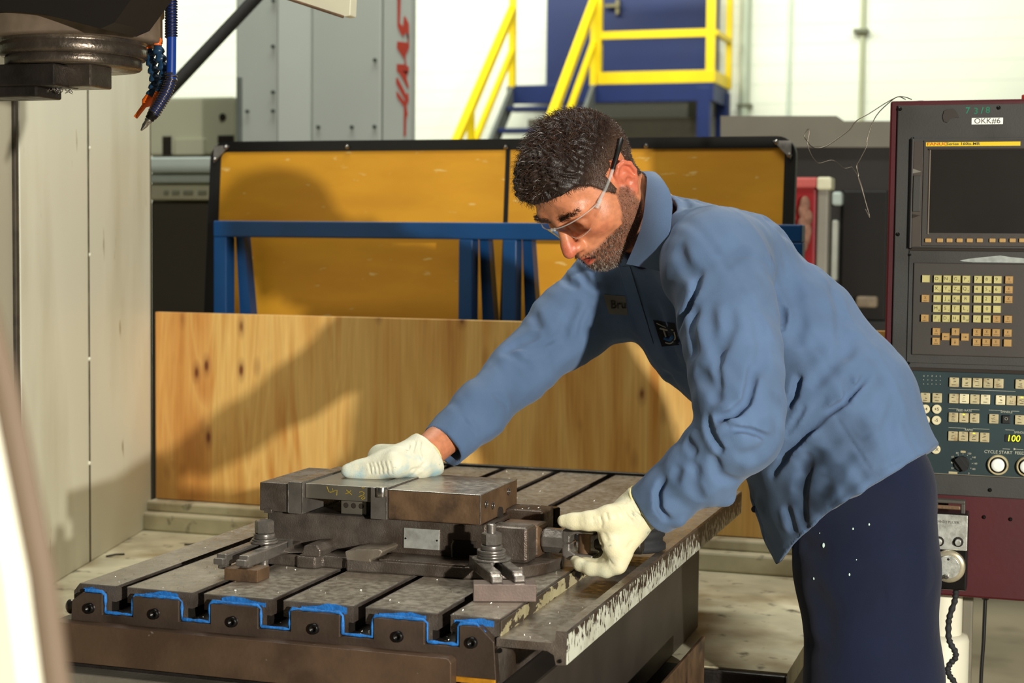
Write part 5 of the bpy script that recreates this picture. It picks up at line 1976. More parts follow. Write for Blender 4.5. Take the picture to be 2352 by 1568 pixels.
def head_field(hh=.002):
    f = Field((-.14, -.105, -.215), (.145, .105, .14), hh)
    f.ell((-.014, 0, .030), (.097, .076, .083), k=.0)
    f.ell((.034, 0, .030), (.056, .064, .062), k=.03)
    f.ell((.040, 0, -.040), (.052, .059, .070), k=.03)
    for s in (-1, 1):
        f.cone((-.004, s * .056, -.058), (.066, s * .020, -.104), .019, .017, .025)
        f.ell((.054, s * .044, -.030), (.030, .022, .020), k=.02)
        f.ell((.020, s * .058, -.03), (.035, .016, .04), k=.03)
    f.ell((.076, 0, -.103), (.020, .025, .018), k=.02)
    f.cone((.083, -.036, .013), (.083, .036, .013), .0115, .0115, .018)
    f.cone((.072, -.048, .008), (.083, -.03, .013), .010, .011, .015)
    f.cone((.072, .048, .008), (.083, .03, .013), .010, .011, .015)
    for s in (-1, 1):
        f.ell((.099, s * .033, -.010), (.020, .019, .0125), k=.012, op='-')
        f.ell((.079, s * .032, -.011), (.0135, .0155, .0125), k=.004)
        f.groove([(.090, s * .018, -.016), (.0935, s * .032, -.0195), (.088, s * .046, -.017)], .0016, .0022, .0)
        f.groove([(.083, s * .050, -.012), (.074, s * .060, -.008)], .002, .0014)
        f.groove([(.083, s * .050, -.016), (.074, s * .060, -.020)], .002, .0012)
    # nose
    f.cone((.090, 0, .006), (.112, 0, -.036), .0085, .0105, .014)
    f.cone((.112, 0, -.034), (.117, 0, -.044), .0115, .0125, .006)
    for s in (-1, 1):
        f.ell((.104, s * .0125, -.047), (.0115, .0075, .0085), k=.006)
        f.ell((.110, s * .0075, -.0565), (.006, .0035, .004), k=.004, op='-')
        f.groove([(.097, s * .020, -.042), (.096, s * .0215, -.05), (.098, s * .018, -.056)], .0022, .0022, .0)
        f.groove([(.096, s * .022, -.050), (.089, s * .032, -.066), (.080, s * .036, -.082)], .004, .0028)
    # mouth, slightly open
    f.ell((.080, 0, -.072), (.022, .032, .022), k=.018)
    f.cone((.098, -.019, -.0725), (.104, 0, -.0705), .0045, .0058, .006)
    f.cone((.098, .019, -.0725), (.104, 0, -.0705), .0045, .0058, .006)
    f.cone((.093, -.018, -.0865), (.0995, 0, -.0885), .0050, .0066, .006)
    f.cone((.093, .018, -.0865), (.0995, 0, -.0885), .0050, .0066, .006)
    f.cone((.090, -.023, -.0775), (.104, 0, -.0790), .0026, .0058, .003, '-')
    f.cone((.090, .023, -.0775), (.104, 0, -.0790), .0026, .0058, .003, '-')
    f.groove([(.092, -.014, -.0945), (.094, 0, -.0955), (.092, .014, -.0945)], .004, .0025)
    # neck
    f.cone((-.030, 0, -.060), (-.062, 0, -.205), .056, .062, .03)
    f.cone((.020, 0, -.088), (-.045, 0, -.19), .030, .045, .03)
    # ears
    for s in (-1, 1):
        e = lambda x, y, z: (x - .010, s * y, z - .014)
        f.cone(e(.002, .073, -.012), e(.000, .079, .016), .012, .013, .006, flat=((.25, s * .97, 0), .55))
        rim = [(.012, .077, .012), (.010, .083, .024), (.000, .088, .032), (-.012, .090, .030), (-.020, .091, .018), (-.021, .089, .002), (-.016, .084, -.012), (-.008, .079, -.022)]
        f.chain([e(*q) for q in rim], [.0034, .0038, .0042, .0044, .0044, .0040, .0038, .0040], .003)
        f.ell(e(-.008, .083, .008), (.016, .0045, .024), k=.004)
        f.ell(e(-.003, .0785, -.024), (.0085, .0050, .0095), k=.006)
        f.ell(e(.000, .0885, -.004), (.0085, .0075, .0095), k=.003, op='-')
        f.groove([e(.004, .087, .020), e(-.008, .0895, .023), e(-.015, .090, .012), e(-.013, .088, -.004)], .0028, .0042, .0)
        f.cone(e(-.004, .0865, .014), e(-.011, .0865, -.004), .0028, .0030, .003)
        f.cone(e(.011, .077, -.002), e(.009, .079, -.010), .0034, .0036, .003)
    # forehead lines
    for z in (.036, .046):
        f.groove([(.074, -.03, z), (.088, 0, z - .002), (.074, .03, z)], .002, .0008)
    f.groove([(.090, -.006, .016), (.092, -.005, .004)], .0022, .0014)
    f.groove([(.090, .006, .016), (.092, .005, .004)], .0022, .0014)
    return f


hf = head_field()
HV, HQ = hf.mesh(2)
HN = normals(HV, HQ)


def sstep(x, a, b):
    t = np.clip((x - a) / (b - a), 0, 1)
    return t * t * (3 - 2 * t)


def hair_mask(P):
    """positive inside the hair"""
    x, y, z = P[:, 0], np.abs(P[:, 1]), P[:, 2]
    # hairline height as a function of x (front to back)
    line = np.interp(x, [-.12, -.075, -.045, -.028, -.012, .010, .022, .034, .046, .058, .070, .085],
                     [-.060, -.058, -.040, .018, .032, -.004, -.014, .006, .032, .044, .054, .056])
    line = np.where(y < .045, np.maximum(line, np.where(x > 0, .056, line)), line)
    ear = (x > -.045) & (x < .014) & (y > .066) & (z < .024)
    return np.where(ear, -.01, z - line)


def beard_mask(P):
    x, y, z = P[:, 0], np.abs(P[:, 1]), P[:, 2]
    top = np.interp(x, [-.02, .006, .022, .04, .06, .08, .12], [-.03, -.010, -.012, -.046, -.060, -.064, -.064])
    m = np.minimum(top - z, .02)
    m = np.where((x < .004) & (y > .05), np.minimum(m, (x + .008)), m)
    m = np.minimum(m, z + .138)
    m = np.minimum(m, x + .012)
    # lips stay free
    lip = ((x - .10) / .016) ** 2 + (y / .021) ** 2 + ((z + .0785) / .0125) ** 2
    m = np.where(lip < 1, -.01, m)
    nose = (x > .092) & (y < .022) & (z > -.060)
    m = np.where(nose, -.01, m)
    cheek = (z > -.060) & (x > .045)
    return np.where(cheek, -.01, m)


base = np.array(lin((206, 134, 96))[:3])
red = np.array(lin((206, 106, 78))[:3])
lipc = np.array(lin((186, 84, 70))[:3])
stub = np.array(lin((122, 84, 66))[:3])
scal = np.array(lin((44, 32, 26))[:3])
col = np.tile(base, (len(HV), 1))


def blend(c, w):
    global col
    col = col * (1 - w[:, None]) + c * w[:, None]


d = np.linalg.norm((HV - np.array((.115, 0, -.042))) / np.array((.02, .018, .02)), axis=1)
blend(red, .8 * (1 - sstep(d, .6, 1.3)))
for s in (-1, 1):
    d = np.linalg.norm((HV - np.array((-.018, s * .084, -.006))) / np.array((.03, .02, .045)), axis=1)
    blend(red, .75 * (1 - sstep(d, .7, 1.2)))
    d = np.linalg.norm((HV - np.array((.066, s * .046, -.036))) / np.array((.03, .03, .02)), axis=1)
    blend(red, .35 * (1 - sstep(d, .4, 1.2)))
d = np.sqrt(((HV[:, 0] - .102) / .016) ** 2 + (HV[:, 1] / .022) ** 2 + ((HV[:, 2] + .079) / .0125) ** 2)
blend(lipc, .9 * (1 - sstep(d, .7, 1.05)))
blend(stub, .85 * sstep(beard_mask(HV), -.003, .008))
blend(scal, sstep(hair_mask(HV), -.006, .006))
mo = (np.abs(HV[:, 2] + .0787) < .0045) & (HV[:, 0] > .08) & (np.abs(HV[:, 1]) < .020) & (HV[:, 0] < .0995)
col[mo] = lin((60, 22, 20))[:3]
HVW = hw(HV)

# body core under the clothes, forearms and wrists (one figure)
bf = Field((-1.12, 2.30, .02), (-.02, 3.12, 1.46), .008)
hipN, hipF = A3(1990, 1190, 2.66), A3(1930, 1185, 2.86)
kneeN = hipN + np.array((-.03, -.01, -.42))
kneeF = hipF + np.array((.03, .02, -.42))
ankN = np.array((kneeN[0] + .04, kneeN[1] - .01, .09))
ankF = np.array((kneeF[0] + .03, kneeF[1] + .02, .09))
spine = [A3(1960, 1150, 2.73), A3(1880, 940, 2.75), A3(1720, 760, 2.82), A3(1570, 610, 2.865), A3(1500, 530, 2.79)]
bf.chain(spine, [.10, .10, .09, .065, .045], .03)
shN, elN, wrN = A3(1650, 620, 2.60), A3(1698, 985, 2.42), A3(1462, 1180, 2.500)
shF, elF, wrF = A3(1405, 655, 2.93), A3(1196, 850, 2.85), A3(985, 1036, 2.705)
for a, b, c in ((shN, elN, wrN), (shF, elF, wrF)):
    bf.cone(spine[3] + np.array((.02, .02, 0)), a, .05, .05, .02)
    bf.chain([a, b, c], [.05, .042, .0285], .02)
for a, b, c in ((hipN, kneeN, ankN), (hipF, kneeF, ankF)):
    bf.chain([spine[0], a, b, c], [.08, .066, .05, .038], .03)
BV, BQ = bf.mesh(2)
bcol = np.tile(base * .92, (len(BV), 1))
Vall = np.vstack([HVW, BV])
Qall = np.vstack([HQ, BQ + len(HV)])
body = npmesh('body', Vall, Qall, SKIN, pers, color=np.vstack([col, bcol]))

# ---------------------------------------------------------------- hair, brows, beard
def strands(mbv, P, D, L, w, curl, seg, rnd, droop=None):
    """ribbon strands; returns quads"""
    Vs, Qs = [], []
    for i in range(len(P)):
        d = D[i].copy()
        side = np.cross(d, rnd.normal(size=3))
        side /= np.linalg.norm(side) + 1e-9
        c = np.cross(side, d)
        p = P[i].copy()
        k = len(Vs)
        ph = rnd.uniform(0, 6.28)
        for s in range(seg + 1):
            t = s / seg
            ww = w * (1 - .75 * t)
            Vs.append(p - side * ww)
            Vs.append(p + side * ww)
            if s < seg:
                dd = d + curl * (np.cos(ph + t * 3.5) * c + np.sin(ph + t * 3.5) * side) + (droop if droop is not None else 0) * t
                p = p + dd / (np.linalg.norm(dd) + 1e-9) * L[i] / seg
                Qs.append((k + 2 * s, k + 2 * s + 1, k + 2 * s + 3, k + 2 * s + 2))
    return np.array(Vs), np.array(Qs)


rs = np.random.RandomState(3)
fc = HV[HQ].mean(1)
fa = np.linalg.norm(np.cross(HV[HQ[:, 2]] - HV[HQ[:, 0]], HV[HQ[:, 3]] - HV[HQ[:, 1]]), axis=1)
hm_ = hair_mask(fc)
# cap of hair volume
capf = Field((-.14, -.105, -.08), (.135, .105, .15), .0025)
s_, (gx, gy, gz) = capf.box(capf.lo, capf.lo + capf.h * capf.n)
G = np.stack(np.broadcast_arrays(gx, gy, gz), -1).reshape(-1, 3).astype(float)
hd = hf.sample(G)
msk = hair_mask(G)
top = sstep(G[:, 2], .045, .095) * sstep(G[:, 0], -.11, -.02)
front = sstep(G[:, 0], .01, .07) * sstep(G[:, 2], .03, .07)
thick = .0020 + .010 * np.maximum(top, front) + .009 * front
wv = np.sin(G[:, 1] * 260 + 5 * np.sin(G[:, 0] * 90)) * np.sin(G[:, 0] * 210 + 4 * np.sin(G[:, 2] * 120 + G[:, 1] * 100))
thick = thick * (1 + .22 * wv)
capf.F = np.maximum(hd - thick, -(msk * .8 - .001)).reshape(capf.F.shape).astype(np.float32)
CV, CQ = capf.mesh(1)
tq = np.maximum(sstep(CV[:, 2], .03, .07), sstep(CV[:, 0], .02, .06) * sstep(CV[:, 2], .02, .06))[:, None]
hcol = np.array(lin((74, 54, 43))[:3]) * (1 - tq) + np.array(lin((38, 27, 22))[:3]) * tq
hair = npmesh('hair', hw(CV), CQ, tone_mat('dark_hair_base', .45, .9, 420), pers, color=hcol)
pr = fa * (hm_ > .001)
pr = pr / pr.sum()
NS = 15000
ii = rs.choice(len(HQ), NS, p=pr)
P = fc[ii] + rs.normal(0, .0007, (NS, 3))
N = normals(HV, HQ)[HQ].mean(1)[ii]
tp_ = np.maximum(sstep(P[:, 2], .045, .09) * sstep(P[:, 0], -.11, -.02), sstep(P[:, 0], .01, .07) * sstep(P[:, 2], .03, .07))
flow = np.c_[np.where(P[:, 2] > .05, .75, .15), P[:, 1] * 3, np.where(P[:, 2] > .06, .1, -.75)]
flow = flow - N * (flow * N).sum(1)[:, None]
D = N * (.45 + .35 * tp_)[:, None] + flow + rs.normal(0, .28, (NS, 3))
D /= np.linalg.norm(D, axis=1)[:, None]
L = .0048 + .022 * tp_ * rs.uniform(.6, 1.15, NS)
P = P + N * (.0012 + .008 * tp_)[:, None]
SV, SQ = strands(None, P, D, L, .00052, .9, 4, rs)
npmesh('hair_strands', hw(SV), SQ, HAIRM, hair)['kind'] = 'stuff'
# beard
bm_ = beard_mask(fc)
pr = fa * np.clip(bm_ / .008, 0, 1) * (bm_ > 0)
pr = pr / pr.sum()
for nm, cnt, material, greyonly in (('beard', 9500, BEARD, False), ('beard_grey_hairs', 4200, BEARD_GREY, True)):
    ii = rs.choice(len(HQ), cnt, p=pr)
    if greyonly:
        keep = rs.uniform(size=cnt) < (.22 + .78 * sstep(fc[ii][:, 0], .05, .08) * sstep(-fc[ii][:, 2], .075, .10))
        ii = ii[keep]
    P = fc[ii] + rs.normal(0, .0006, (len(ii), 3))
    N = normals(HV, HQ)[HQ].mean(1)[ii]
    D = N * .45 + np.array((.25, 0, -.8)) + rs.normal(0, .35, (len(ii), 3))
    D /= np.linalg.norm(D, axis=1)[:, None]
    ch_ = sstep(P[:, 0], .03, .08)
    L = (.0022 + .0048 * ch_) * rs.uniform(.7, 1.2, len(ii))
    SV, SQ = strands(None, P, D, L, .00030, .5, 2, rs)
    o = npmesh(nm, hw(SV), SQ, material, pers if not greyonly else bpy.data.objects['beard'])
    if greyonly:
        o['kind'] = 'stuff'
# eyebrows and lashes
pb = []
for s in (-1, 1):
    for i in range(520):
        t = rs.uniform(0, 1)
        y = s * (.012 + .042 * t)
        x = .0955 - .020 * t ** 1.7
        z = .012 + .006 * math.sin(t * 2.6) + rs.normal(0, .0022)
        pb.append((x, y, z))
pb = np.array(pb)
for i in range(len(pb)):
    xs = np.arange(.125, .04, -.0006)
    fv = hf.sample(np.c_[xs, np.full(len(xs), pb[i, 1]), np.full(len(xs), pb[i, 2])])
    k = np.argmax(fv < 0)
    pb[i, 0] = xs[k] + .0005
D = np.c_[np.full(len(pb), .15), np.sign(pb[:, 1]) * .8, np.full(len(pb), .25)] + rs.normal(0, .25, (len(pb), 3))
D /= np.linalg.norm(D, axis=1)[:, None]
SV, SQ = strands(None, pb, D, np.full(len(pb), .008), .0003, .3, 2, rs)
npmesh('eyebrows', hw(SV), SQ, HAIRM, pers)

# ---------------------------------------------------------------- safety glasses
def clear_mat():
    m = bpy.data.materials.new('clear_lens')
    m.use_nodes = True
    N, L = m.node_tree.nodes, m.node_tree.links
    N.remove(N['Principled BSDF'])
    tr = N.new('ShaderNodeBsdfTransparent')
    tr.inputs[0].default_value = (.93, .94, .94, 1)
    gl = N.new('ShaderNodeBsdfGlossy')
    gl.inputs['Roughness'].default_value = .05
    fr = N.new('ShaderNodeFresnel')
    fr.inputs[0].default_value = 1.5
    mx = N.new('ShaderNodeMixShader')
    L.new(fr.outputs[0], mx.inputs[0])
    L.new(tr.outputs[0], mx.inputs[1])
    L.new(gl.outputs[0], mx.inputs[2])
    L.new(mx.outputs[0], N['Material Output'].inputs[0])
    return m


LENS = clear_mat()
CLEAR = mat('clear_plastic', (226, 226, 222), .1, 0, .02, alpha=.30)
gt_ = thing('safety_glasses', tuple(hw((.1, 0, -.01))[0]), 'clear safety glasses with dark temple tips on the man\'s face', 'glasses')


def hp3(pts):
    return [tuple(p) for p in hw(np.array(pts))]


def lens_pt(a, b):
    """a -1..1 across, b 0..1 top to bottom"""
    y = .072 * a
    x = .1135 - .052 * abs(a) ** 2.2
    zt = .006 + .002 * math.cos(a * 3)
    drop = .040 * (1 - abs(a) ** 3 * .75)
    notch = .020 * math.exp(-(a / .17) ** 2)
    z = zt - b * (drop - notch)
    return (x - .012 * b * (1 - .5 * abs(a)), y, z)


for s in (1, -1):
    g = [[lens_pt(s * (.04 + .96 * i / 18), j / 8) for j in range(9)] for i in range(19)]
    V = [p for r in g for p in r]
    Fq = [(i * 9 + j, i * 9 + j + 1, (i + 1) * 9 + j + 1, (i + 1) * 9 + j) for i in range(18) for j in range(8)]
    MB().add(hp3(V), Fq, LENS, True).build('lens', None, gt_)
    MB().tube(hp3([lens_pt(s * (.0 + .99 * i / 16), 1.0) for i in range(17)]), .0007, 6).build('lens_rim', CLEAR, gt_)
    MB().tube(hp3([lens_pt(s * (.0 + 1.0 * i / 16), 0) for i in range(17)]), .0011, 8).build('brow_bar', CLEAR, gt_)
    h0 = lens_pt(s, 0)
    MB().tube(hp3([(h0[0] + .004, h0[1], h0[2] - .004), (h0[0] - .012, s * .0755, h0[2] + .001)]), .0036, 8).build('hinge', CLEAR, gt_)
    MB().tube(hp3([(h0[0] - .004, s * .074, h0[2]), (.030, s * .079, .010), (.010, s * .0815, .016), (-.004, s * .083, .021)]), [.0026, .0028, .0028, .0028], 8).build('temple', CLEAR, gt_)
    MB().tube(hp3([(-.002, s * .083, .0205), (-.015, s * .084, .025), (-.035, s * .083, .031), (-.056, s * .080, .036), (-.060, s * .079, .036)]), [.0028, .0032, .0034, .0040, .0022], 8).build('temple_tip', BLACK, gt_)
MB().tube(hp3([lens_pt(-.06, .1), lens_pt(0, .12), lens_pt(.06, .1)]), .003, 8).build('nose_bridge', CLEAR, gt_)

# ---------------------------------------------------------------- shirt
LH = RV * .08 + TV * .30
LH /= np.linalg.norm(LH)
LS = RV * .18 + TV * .34
LS /= np.linalg.norm(LS)
sf = Field((-1.06, 2.28, .74), (-.02, 3.16, 1.50), .0031)
secs = [  # px, py, Z, half width, half depth, lateral blend
    (2016, 1290, 2.735, .198, .156, 0), (1955, 1132, 2.735, .190, .149, 0), (1893, 955, 2.745, .178, .147, .2), (1782, 815, 2.79, .165, .148, .6), (1655, 705, 2.85, .150, .152, 1),
    (1560, 615, 2.86, .130, .112, 1), (1512, 548, 2.79, .075, .072, 1)]
CC = [A3(s[0], s[1], s[2]) for s in secs]
LL = [LH * (1 - s[5]) + LS * s[5] for s in secs]
LL = [v / np.linalg.norm(v) for v in LL]
for i in range(len(secs) - 1):
    a, b = CC[i], CC[i + 1]
    ab = b - a
    L2 = float(ab @ ab)
    Tn = ab / math.sqrt(L2)
    la = (LL[i] + LL[i + 1]) / 2
    la = la - Tn * (la @ Tn)
    la /= np.linalg.norm(la)
    de = np.cross(Tn, la)

    def fn(x, y, z, a=a, ab=ab, L2=L2, Tn=Tn, la=la, de=de, s0=secs[i], s1=secs[i + 1]):
        px, py, pz = x - a[0], y - a[1], z - a[2]
        t = np.clip((px * ab[0] + py * ab[1] + pz * ab[2]) / L2, 0, 1)
        w_ = s0[3] + (s1[3] - s0[3]) * t
        d_ = s0[4] + (s1[4] - s0[4]) * t
        qx, qy, qz = px - t * ab[0], py - t * ab[1], pz - t * ab[2]
        u = qx * la[0] + qy * la[1] + qz * la[2]
        v = qx * de[0] + qy * de[1] + qz * de[2]
        q = qx * Tn[0] + qy * Tn[1] + qz * Tn[2]
        l = np.sqrt((u / w_) ** 2 + (v / d_) ** 2 + (q / d_) ** 2)
        g = np.sqrt((u / w_ ** 2) ** 2 + (v / d_ ** 2) ** 2 + (q / d_ ** 2) ** 2) + 1e-9
        return l * (l - 1) / g
    R = max(secs[i][3], secs[i + 1][3], secs[i][4])
    sf.put(fn, np.minimum(a, b) - R, np.maximum(a, b) + R, .03 if i else 0, '+')
# shoulders
sf.ell(A3(1640, 605, 2.62), (.078, .078, .078), k=.05)
sf.ell(A3(1690, 575, 2.72), (.085, .10, .066), k=.06)
sf.cone(A3(1640, 605, 2.62), A3(1570, 560, 2.76), .07, .06, .05)
sf.ell(A3(1420, 668, 2.92), (.082, .082, .080), k=.05)
# far sleeve
sf.chain([A3(1405, 668, 2.91), A3(1305, 748, 2.90), A3(1193, 852, 2.85), A3(1100, 945, 2.78), A3(1020, 1024, 2.725)], [.080, .066, .0505, .0445, .0375], .03)
sf.cone(A3(1052, 990, 2.748), A3(1018, 1026, 2.723), .0435, .0385, .006)
# near sleeve
sf.chain([A3(1655, 640, 2.585), A3(1674, 740, 2.535)], [.080, .078], .03)
sf.chain([A3(1674, 740, 2.535), A3(1684, 800, 2.50), A3(1697, 930, 2.44), A3(1698, 995, 2.42)], [.078, .076, .069, .063], .004)
sf.chain([A3(1700, 985, 2.43), A3(1600, 1085, 2.46), A3(1505, 1160, 2.49)], [.064, .052, .041], .008)
sf.cone(A3(1535, 1138, 2.478), A3(1497, 1170, 2.494), .0465, .0425, .006)
# near cuff corner hanging
sf.cone(A3(1520, 1160, 2.47), A3(1556, 1192, 2.46), .030, .010, .012)
sf.cone(A3(1640, 1100, 2.44), A3(1668, 1140, 2.45), .034, .016, .02)
# cut cuffs and hem
def cut(f, p0, n, lo, hi, k=.004):
    n = np.array(n, float)
    n /= np.linalg.norm(n)

    def fn(x, y, z):
        return -((x - p0[0]) * n[0] + (y - p0[1]) * n[1] + (z - p0[2]) * n[2])
    f.put(fn, lo, hi, k, '-')


pF, pF2 = A3(1020, 1024, 2.725), A3(1100, 945, 2.78)
nF = (pF - pF2) / np.linalg.norm(pF - pF2)
cut(sf, pF + nF * .002, nF, pF - .09, pF + .09)
sf.cone(pF - nF * .05, pF + nF * .02, .030, .0325, .004, '-')
pN, pN2 = A3(1505, 1160, 2.49), A3(1600, 1085, 2.46)
nN = (pN - pN2) / np.linalg.norm(pN - pN2)
cut(sf, pN + nN * .012, nN, pN - np.array((.07, .07, .07)), pN + np.array((.05, .06, .06)))
sf.cone(pN - nN * .03, pN + nN * .03, .033, .036, .004, '-')
h0, h1 = A3(2146, 1030, 2.7), A3(1765, 1318, 2.7)
hd_ = (h1 - h0) / np.linalg.norm(h1 - h0)
nH = np.cross(hd_, -ray(1950, 1175))
nH /= np.linalg.norm(nH)
if nH[2] > 0:
    nH = -nH
HEMC = A3(1950, 1165, 2.7)


def hemcut(x, y, z):
    dx, dy, dz = x - h0[0], y - h0[1], z - h0[2]
    s = (dx * hd_[0] + dy * hd_[1] + dz * hd_[2])
    L_ = np.linalg.norm(h1 - h0)
    bow = -.012 * np.sin(np.clip(s / L_, 0, 1) * math.pi) - .010 * np.sin(np.clip(s / L_ * 2 - .9, 0, 1) * math.pi)
    return -(dx * nH[0] + dy * nH[1] + dz * nH[2] - bow)


sf.put(hemcut, (-.75, 2.3, .74), (-.02, 3.1, 1.25), .004, '-')
# hollow the hem so that the tail hangs free of the legs
sf.chain([CC[0] - nH * 0, CC[1] - nH * -.02], [.138, .128], .01, '-') if False else None
sf.put(lambda x, y, z: np.maximum(np.sqrt((x - HEMC[0]) ** 2 + (z - HEMC[2]) ** 2) - .135, np.abs(y - HEMC[1]) - .17), (HEMC[0] - .14, HEMC[1] - .17, HEMC[2] - .14), (HEMC[0] + .14, HEMC[1] + .17, HEMC[2] + .14), .0, '-') if False else None
# neck opening
sf.cone(A3(1505, 545, 2.755), A3(1455, 470, 2.73), .058, .066, .006, '-')

def crease(pts, r=.010, depth=.010, ridge=.35):
    P = []
    for i in range(len(pts) - 1):
        for s in np.linspace(0, 1, 5)[:-1]:
            P.append((pts[i][0] + (pts[i + 1][0] - pts[i][0]) * s, pts[i][1] + (pts[i + 1][1] - pts[i][1]) * s))
    P.append(pts[-1])
    Q = np.array([sf.trace(*p) for p in P])
    # drop jumps in depth
    keep = [0]
    for i in range(1, len(Q)):
        if np.linalg.norm(Q[i] - Q[keep[-1]]) < .05:
            keep.append(i)
    if len(keep) > 1:
        sf.groove(Q[keep], r, depth * 1.45, ridge)


for c in (([(1180, 795), (1215, 800), (1250, 790), (1290, 765)], .006, .007), ([(1165, 812), (1200, 830), (1225, 850)], .007, .006), ([(1330, 620), (1350, 650), (1375, 668)], .006, .008), ([(1360, 700), (1340, 740), (1335, 780)], .008, .007), ([(1225, 720), (1240, 760)], .009, .005),
          ([(1730, 470), (1790, 530), (1850, 560)], .012, .006), ([(1660, 450), (1700, 520), (1740, 560)], .012, .006), ([(1910, 640), (1930, 720), (1930, 790)], .012, .008), ([(1820, 640), (1835, 720), (1830, 800)], .014, .009), ([(1960, 790), (1900, 850), (1860, 890)], .012, .008), ([(2060, 900), (2040, 980), (2050, 1050)], .014, .006), ([(1960, 950), (1990, 1010)], .012, .005),
          ([(1610, 470), (1590, 520), (1600, 560)], .010, .008), ([(1560, 440), (1580, 480)], .008, .007), ([(1600, 700), (1590, 760), (1600, 820)], .010, .008), ([(1740, 720), (1750, 800), (1740, 870)], .012, .007), ([(1640, 1040), (1650, 1090), (1690, 1110)], .008, .008), ([(1575, 1010), (1600, 1045)], .008, .007),
          ([(1728, 845), (1722, 890), (1710, 930), (1684, 953), (1642, 964)], .0042, .020, .1), ([(1836, 868), (1828, 907), (1802, 948)], .0042, .016, .1), ([(1626, 962), (1640, 1003), (1660, 1034)], .0038, .010, .1), ([(1690, 984), (1726, 990), (1768, 1006)], .0036, .010, .1),
          ([(1601, 640), (1596, 680), (1573, 728), (1558, 756)], .0042, .014, .1), ([(1990, 865), (1938, 924), (1895, 952)], .0038, .009, .1), ([(1521, 1104), (1511, 1134), (1513, 1165), (1534, 1194)], .0042, .013, .1), ([(1892, 620), (1889, 686), (1880, 747), (1860, 795)], .0040, .009, .1),
          ([(1880, 960), (1818, 1032), (1775, 1090)], .0042, .009, .1), ([(1795, 720), (1799, 800), (1797, 900), (1790, 960)], .0045, .012, .1), ([(1850, 930), (1820, 980), (1795, 1010)], .0045, .008, .1), ([(1655, 800), (1648, 850), (1655, 900)], .006, .007), ([(1600, 850), (1640, 890), (1650, 930)], .010, .009), ([(1560, 770), (1575, 830), (1600, 880)], .012, .008),
          (([(1730, 838), (1724, 885), (1713, 926), (1685, 952), (1640, 964)]), .0085, .017), ([(1621, 950), (1637, 1003), (1662, 1040)], .007, .010), ([(1660, 978), (1685, 984), (1726, 990), (1775, 1010)], .006, .010),
          ([(1604, 615), (1602, 671), (1575, 728), (1555, 765)], .009, .012), ([(1672, 700), (1678, 748), (1656, 805), (1646, 845)], .012, .009), ([(1629, 690), (1637, 773), (1653, 830)], .012, .007),
          ([(1793, 700), (1800, 800), (1798, 900), (1790, 980)], .009, .014), ([(1838, 860), (1828, 907), (1800, 950)], .008, .014),
          ([(2005, 848), (1938, 924), (1895, 952), (1818, 1032), (1770, 1096)], .008, .012), ([(1902, 910), (1846, 983), (1785, 1052)], .010, .010), ([(1952, 860), (1941, 925)], .008, .008),
          ([(1895, 605), (1890, 686), (1882, 747), (1855, 800)], .010, .012), ([(1771, 590), (1782, 668), (1793, 758)], .008, .008), ([(1645, 590), (1725, 586), (1775, 611)], .004, .003),
          ([(1860, 1040), (1846, 1095), (1839, 1152), (1846, 1222)], .012, .012), ([(1805, 1160), (1825, 1229)], .010, .009), ([(1900, 1090), (1890, 1150)], .012, .006), ([(1917, 955), (1959, 1018), (2006, 1090)], .0035, .004),
          ([(1528, 1095), (1512, 1134), (1513, 1165), (1538, 1198)], .006, .011), ([(1600, 1060), (1590, 1110), (1610, 1150)], .010, .008), ([(1560, 1070), (1550, 1110)], .009, .006),
          ([(1285, 625), (1305, 650), (1330, 662)], .007, .008), ([(1310, 600), (1335, 630)], .007, .008), ([(1240, 770), (1190, 790), (1150, 815)], .009, .006), ([(1260, 800), (1200, 815)], .008, .005),
          ([(1330, 690), (1300, 740), (1290, 790)], .010, .006), ([(1130, 900), (1170, 935)], .008, .004), ([(1060, 960), (1095, 1000)], .005, .004), ([(1700, 470), (1760, 540), (1800, 600)], .018, .006),
          ([(1600, 440), (1640, 500), (1660, 560)], .018, .007), ([(1960, 760), (1930, 830)], .016, .007), ([(2040, 860), (2000, 950)], .018, .006), ([(1555, 560), (1575, 610), (1600, 640)], .012, .008),
          ([(1500, 690), (1520, 760), (1560, 850)], .012, .010), ([(1530, 850), (1580, 950)], .012, .010), ([(1720, 1120), (1745, 1190), (1765, 1280)], .006, .006), ([(1690, 1050), (1740, 1040), (1790, 1000)], .012, .008)):
    crease(*c)
crease([(x - 4, y - 11) for x, y in ((2136, 1034), (2060, 1072), (2000, 1100), (1940, 1146), (1890, 1190), (1840, 1236), (1790, 1288))], .0022, .0022, 0)
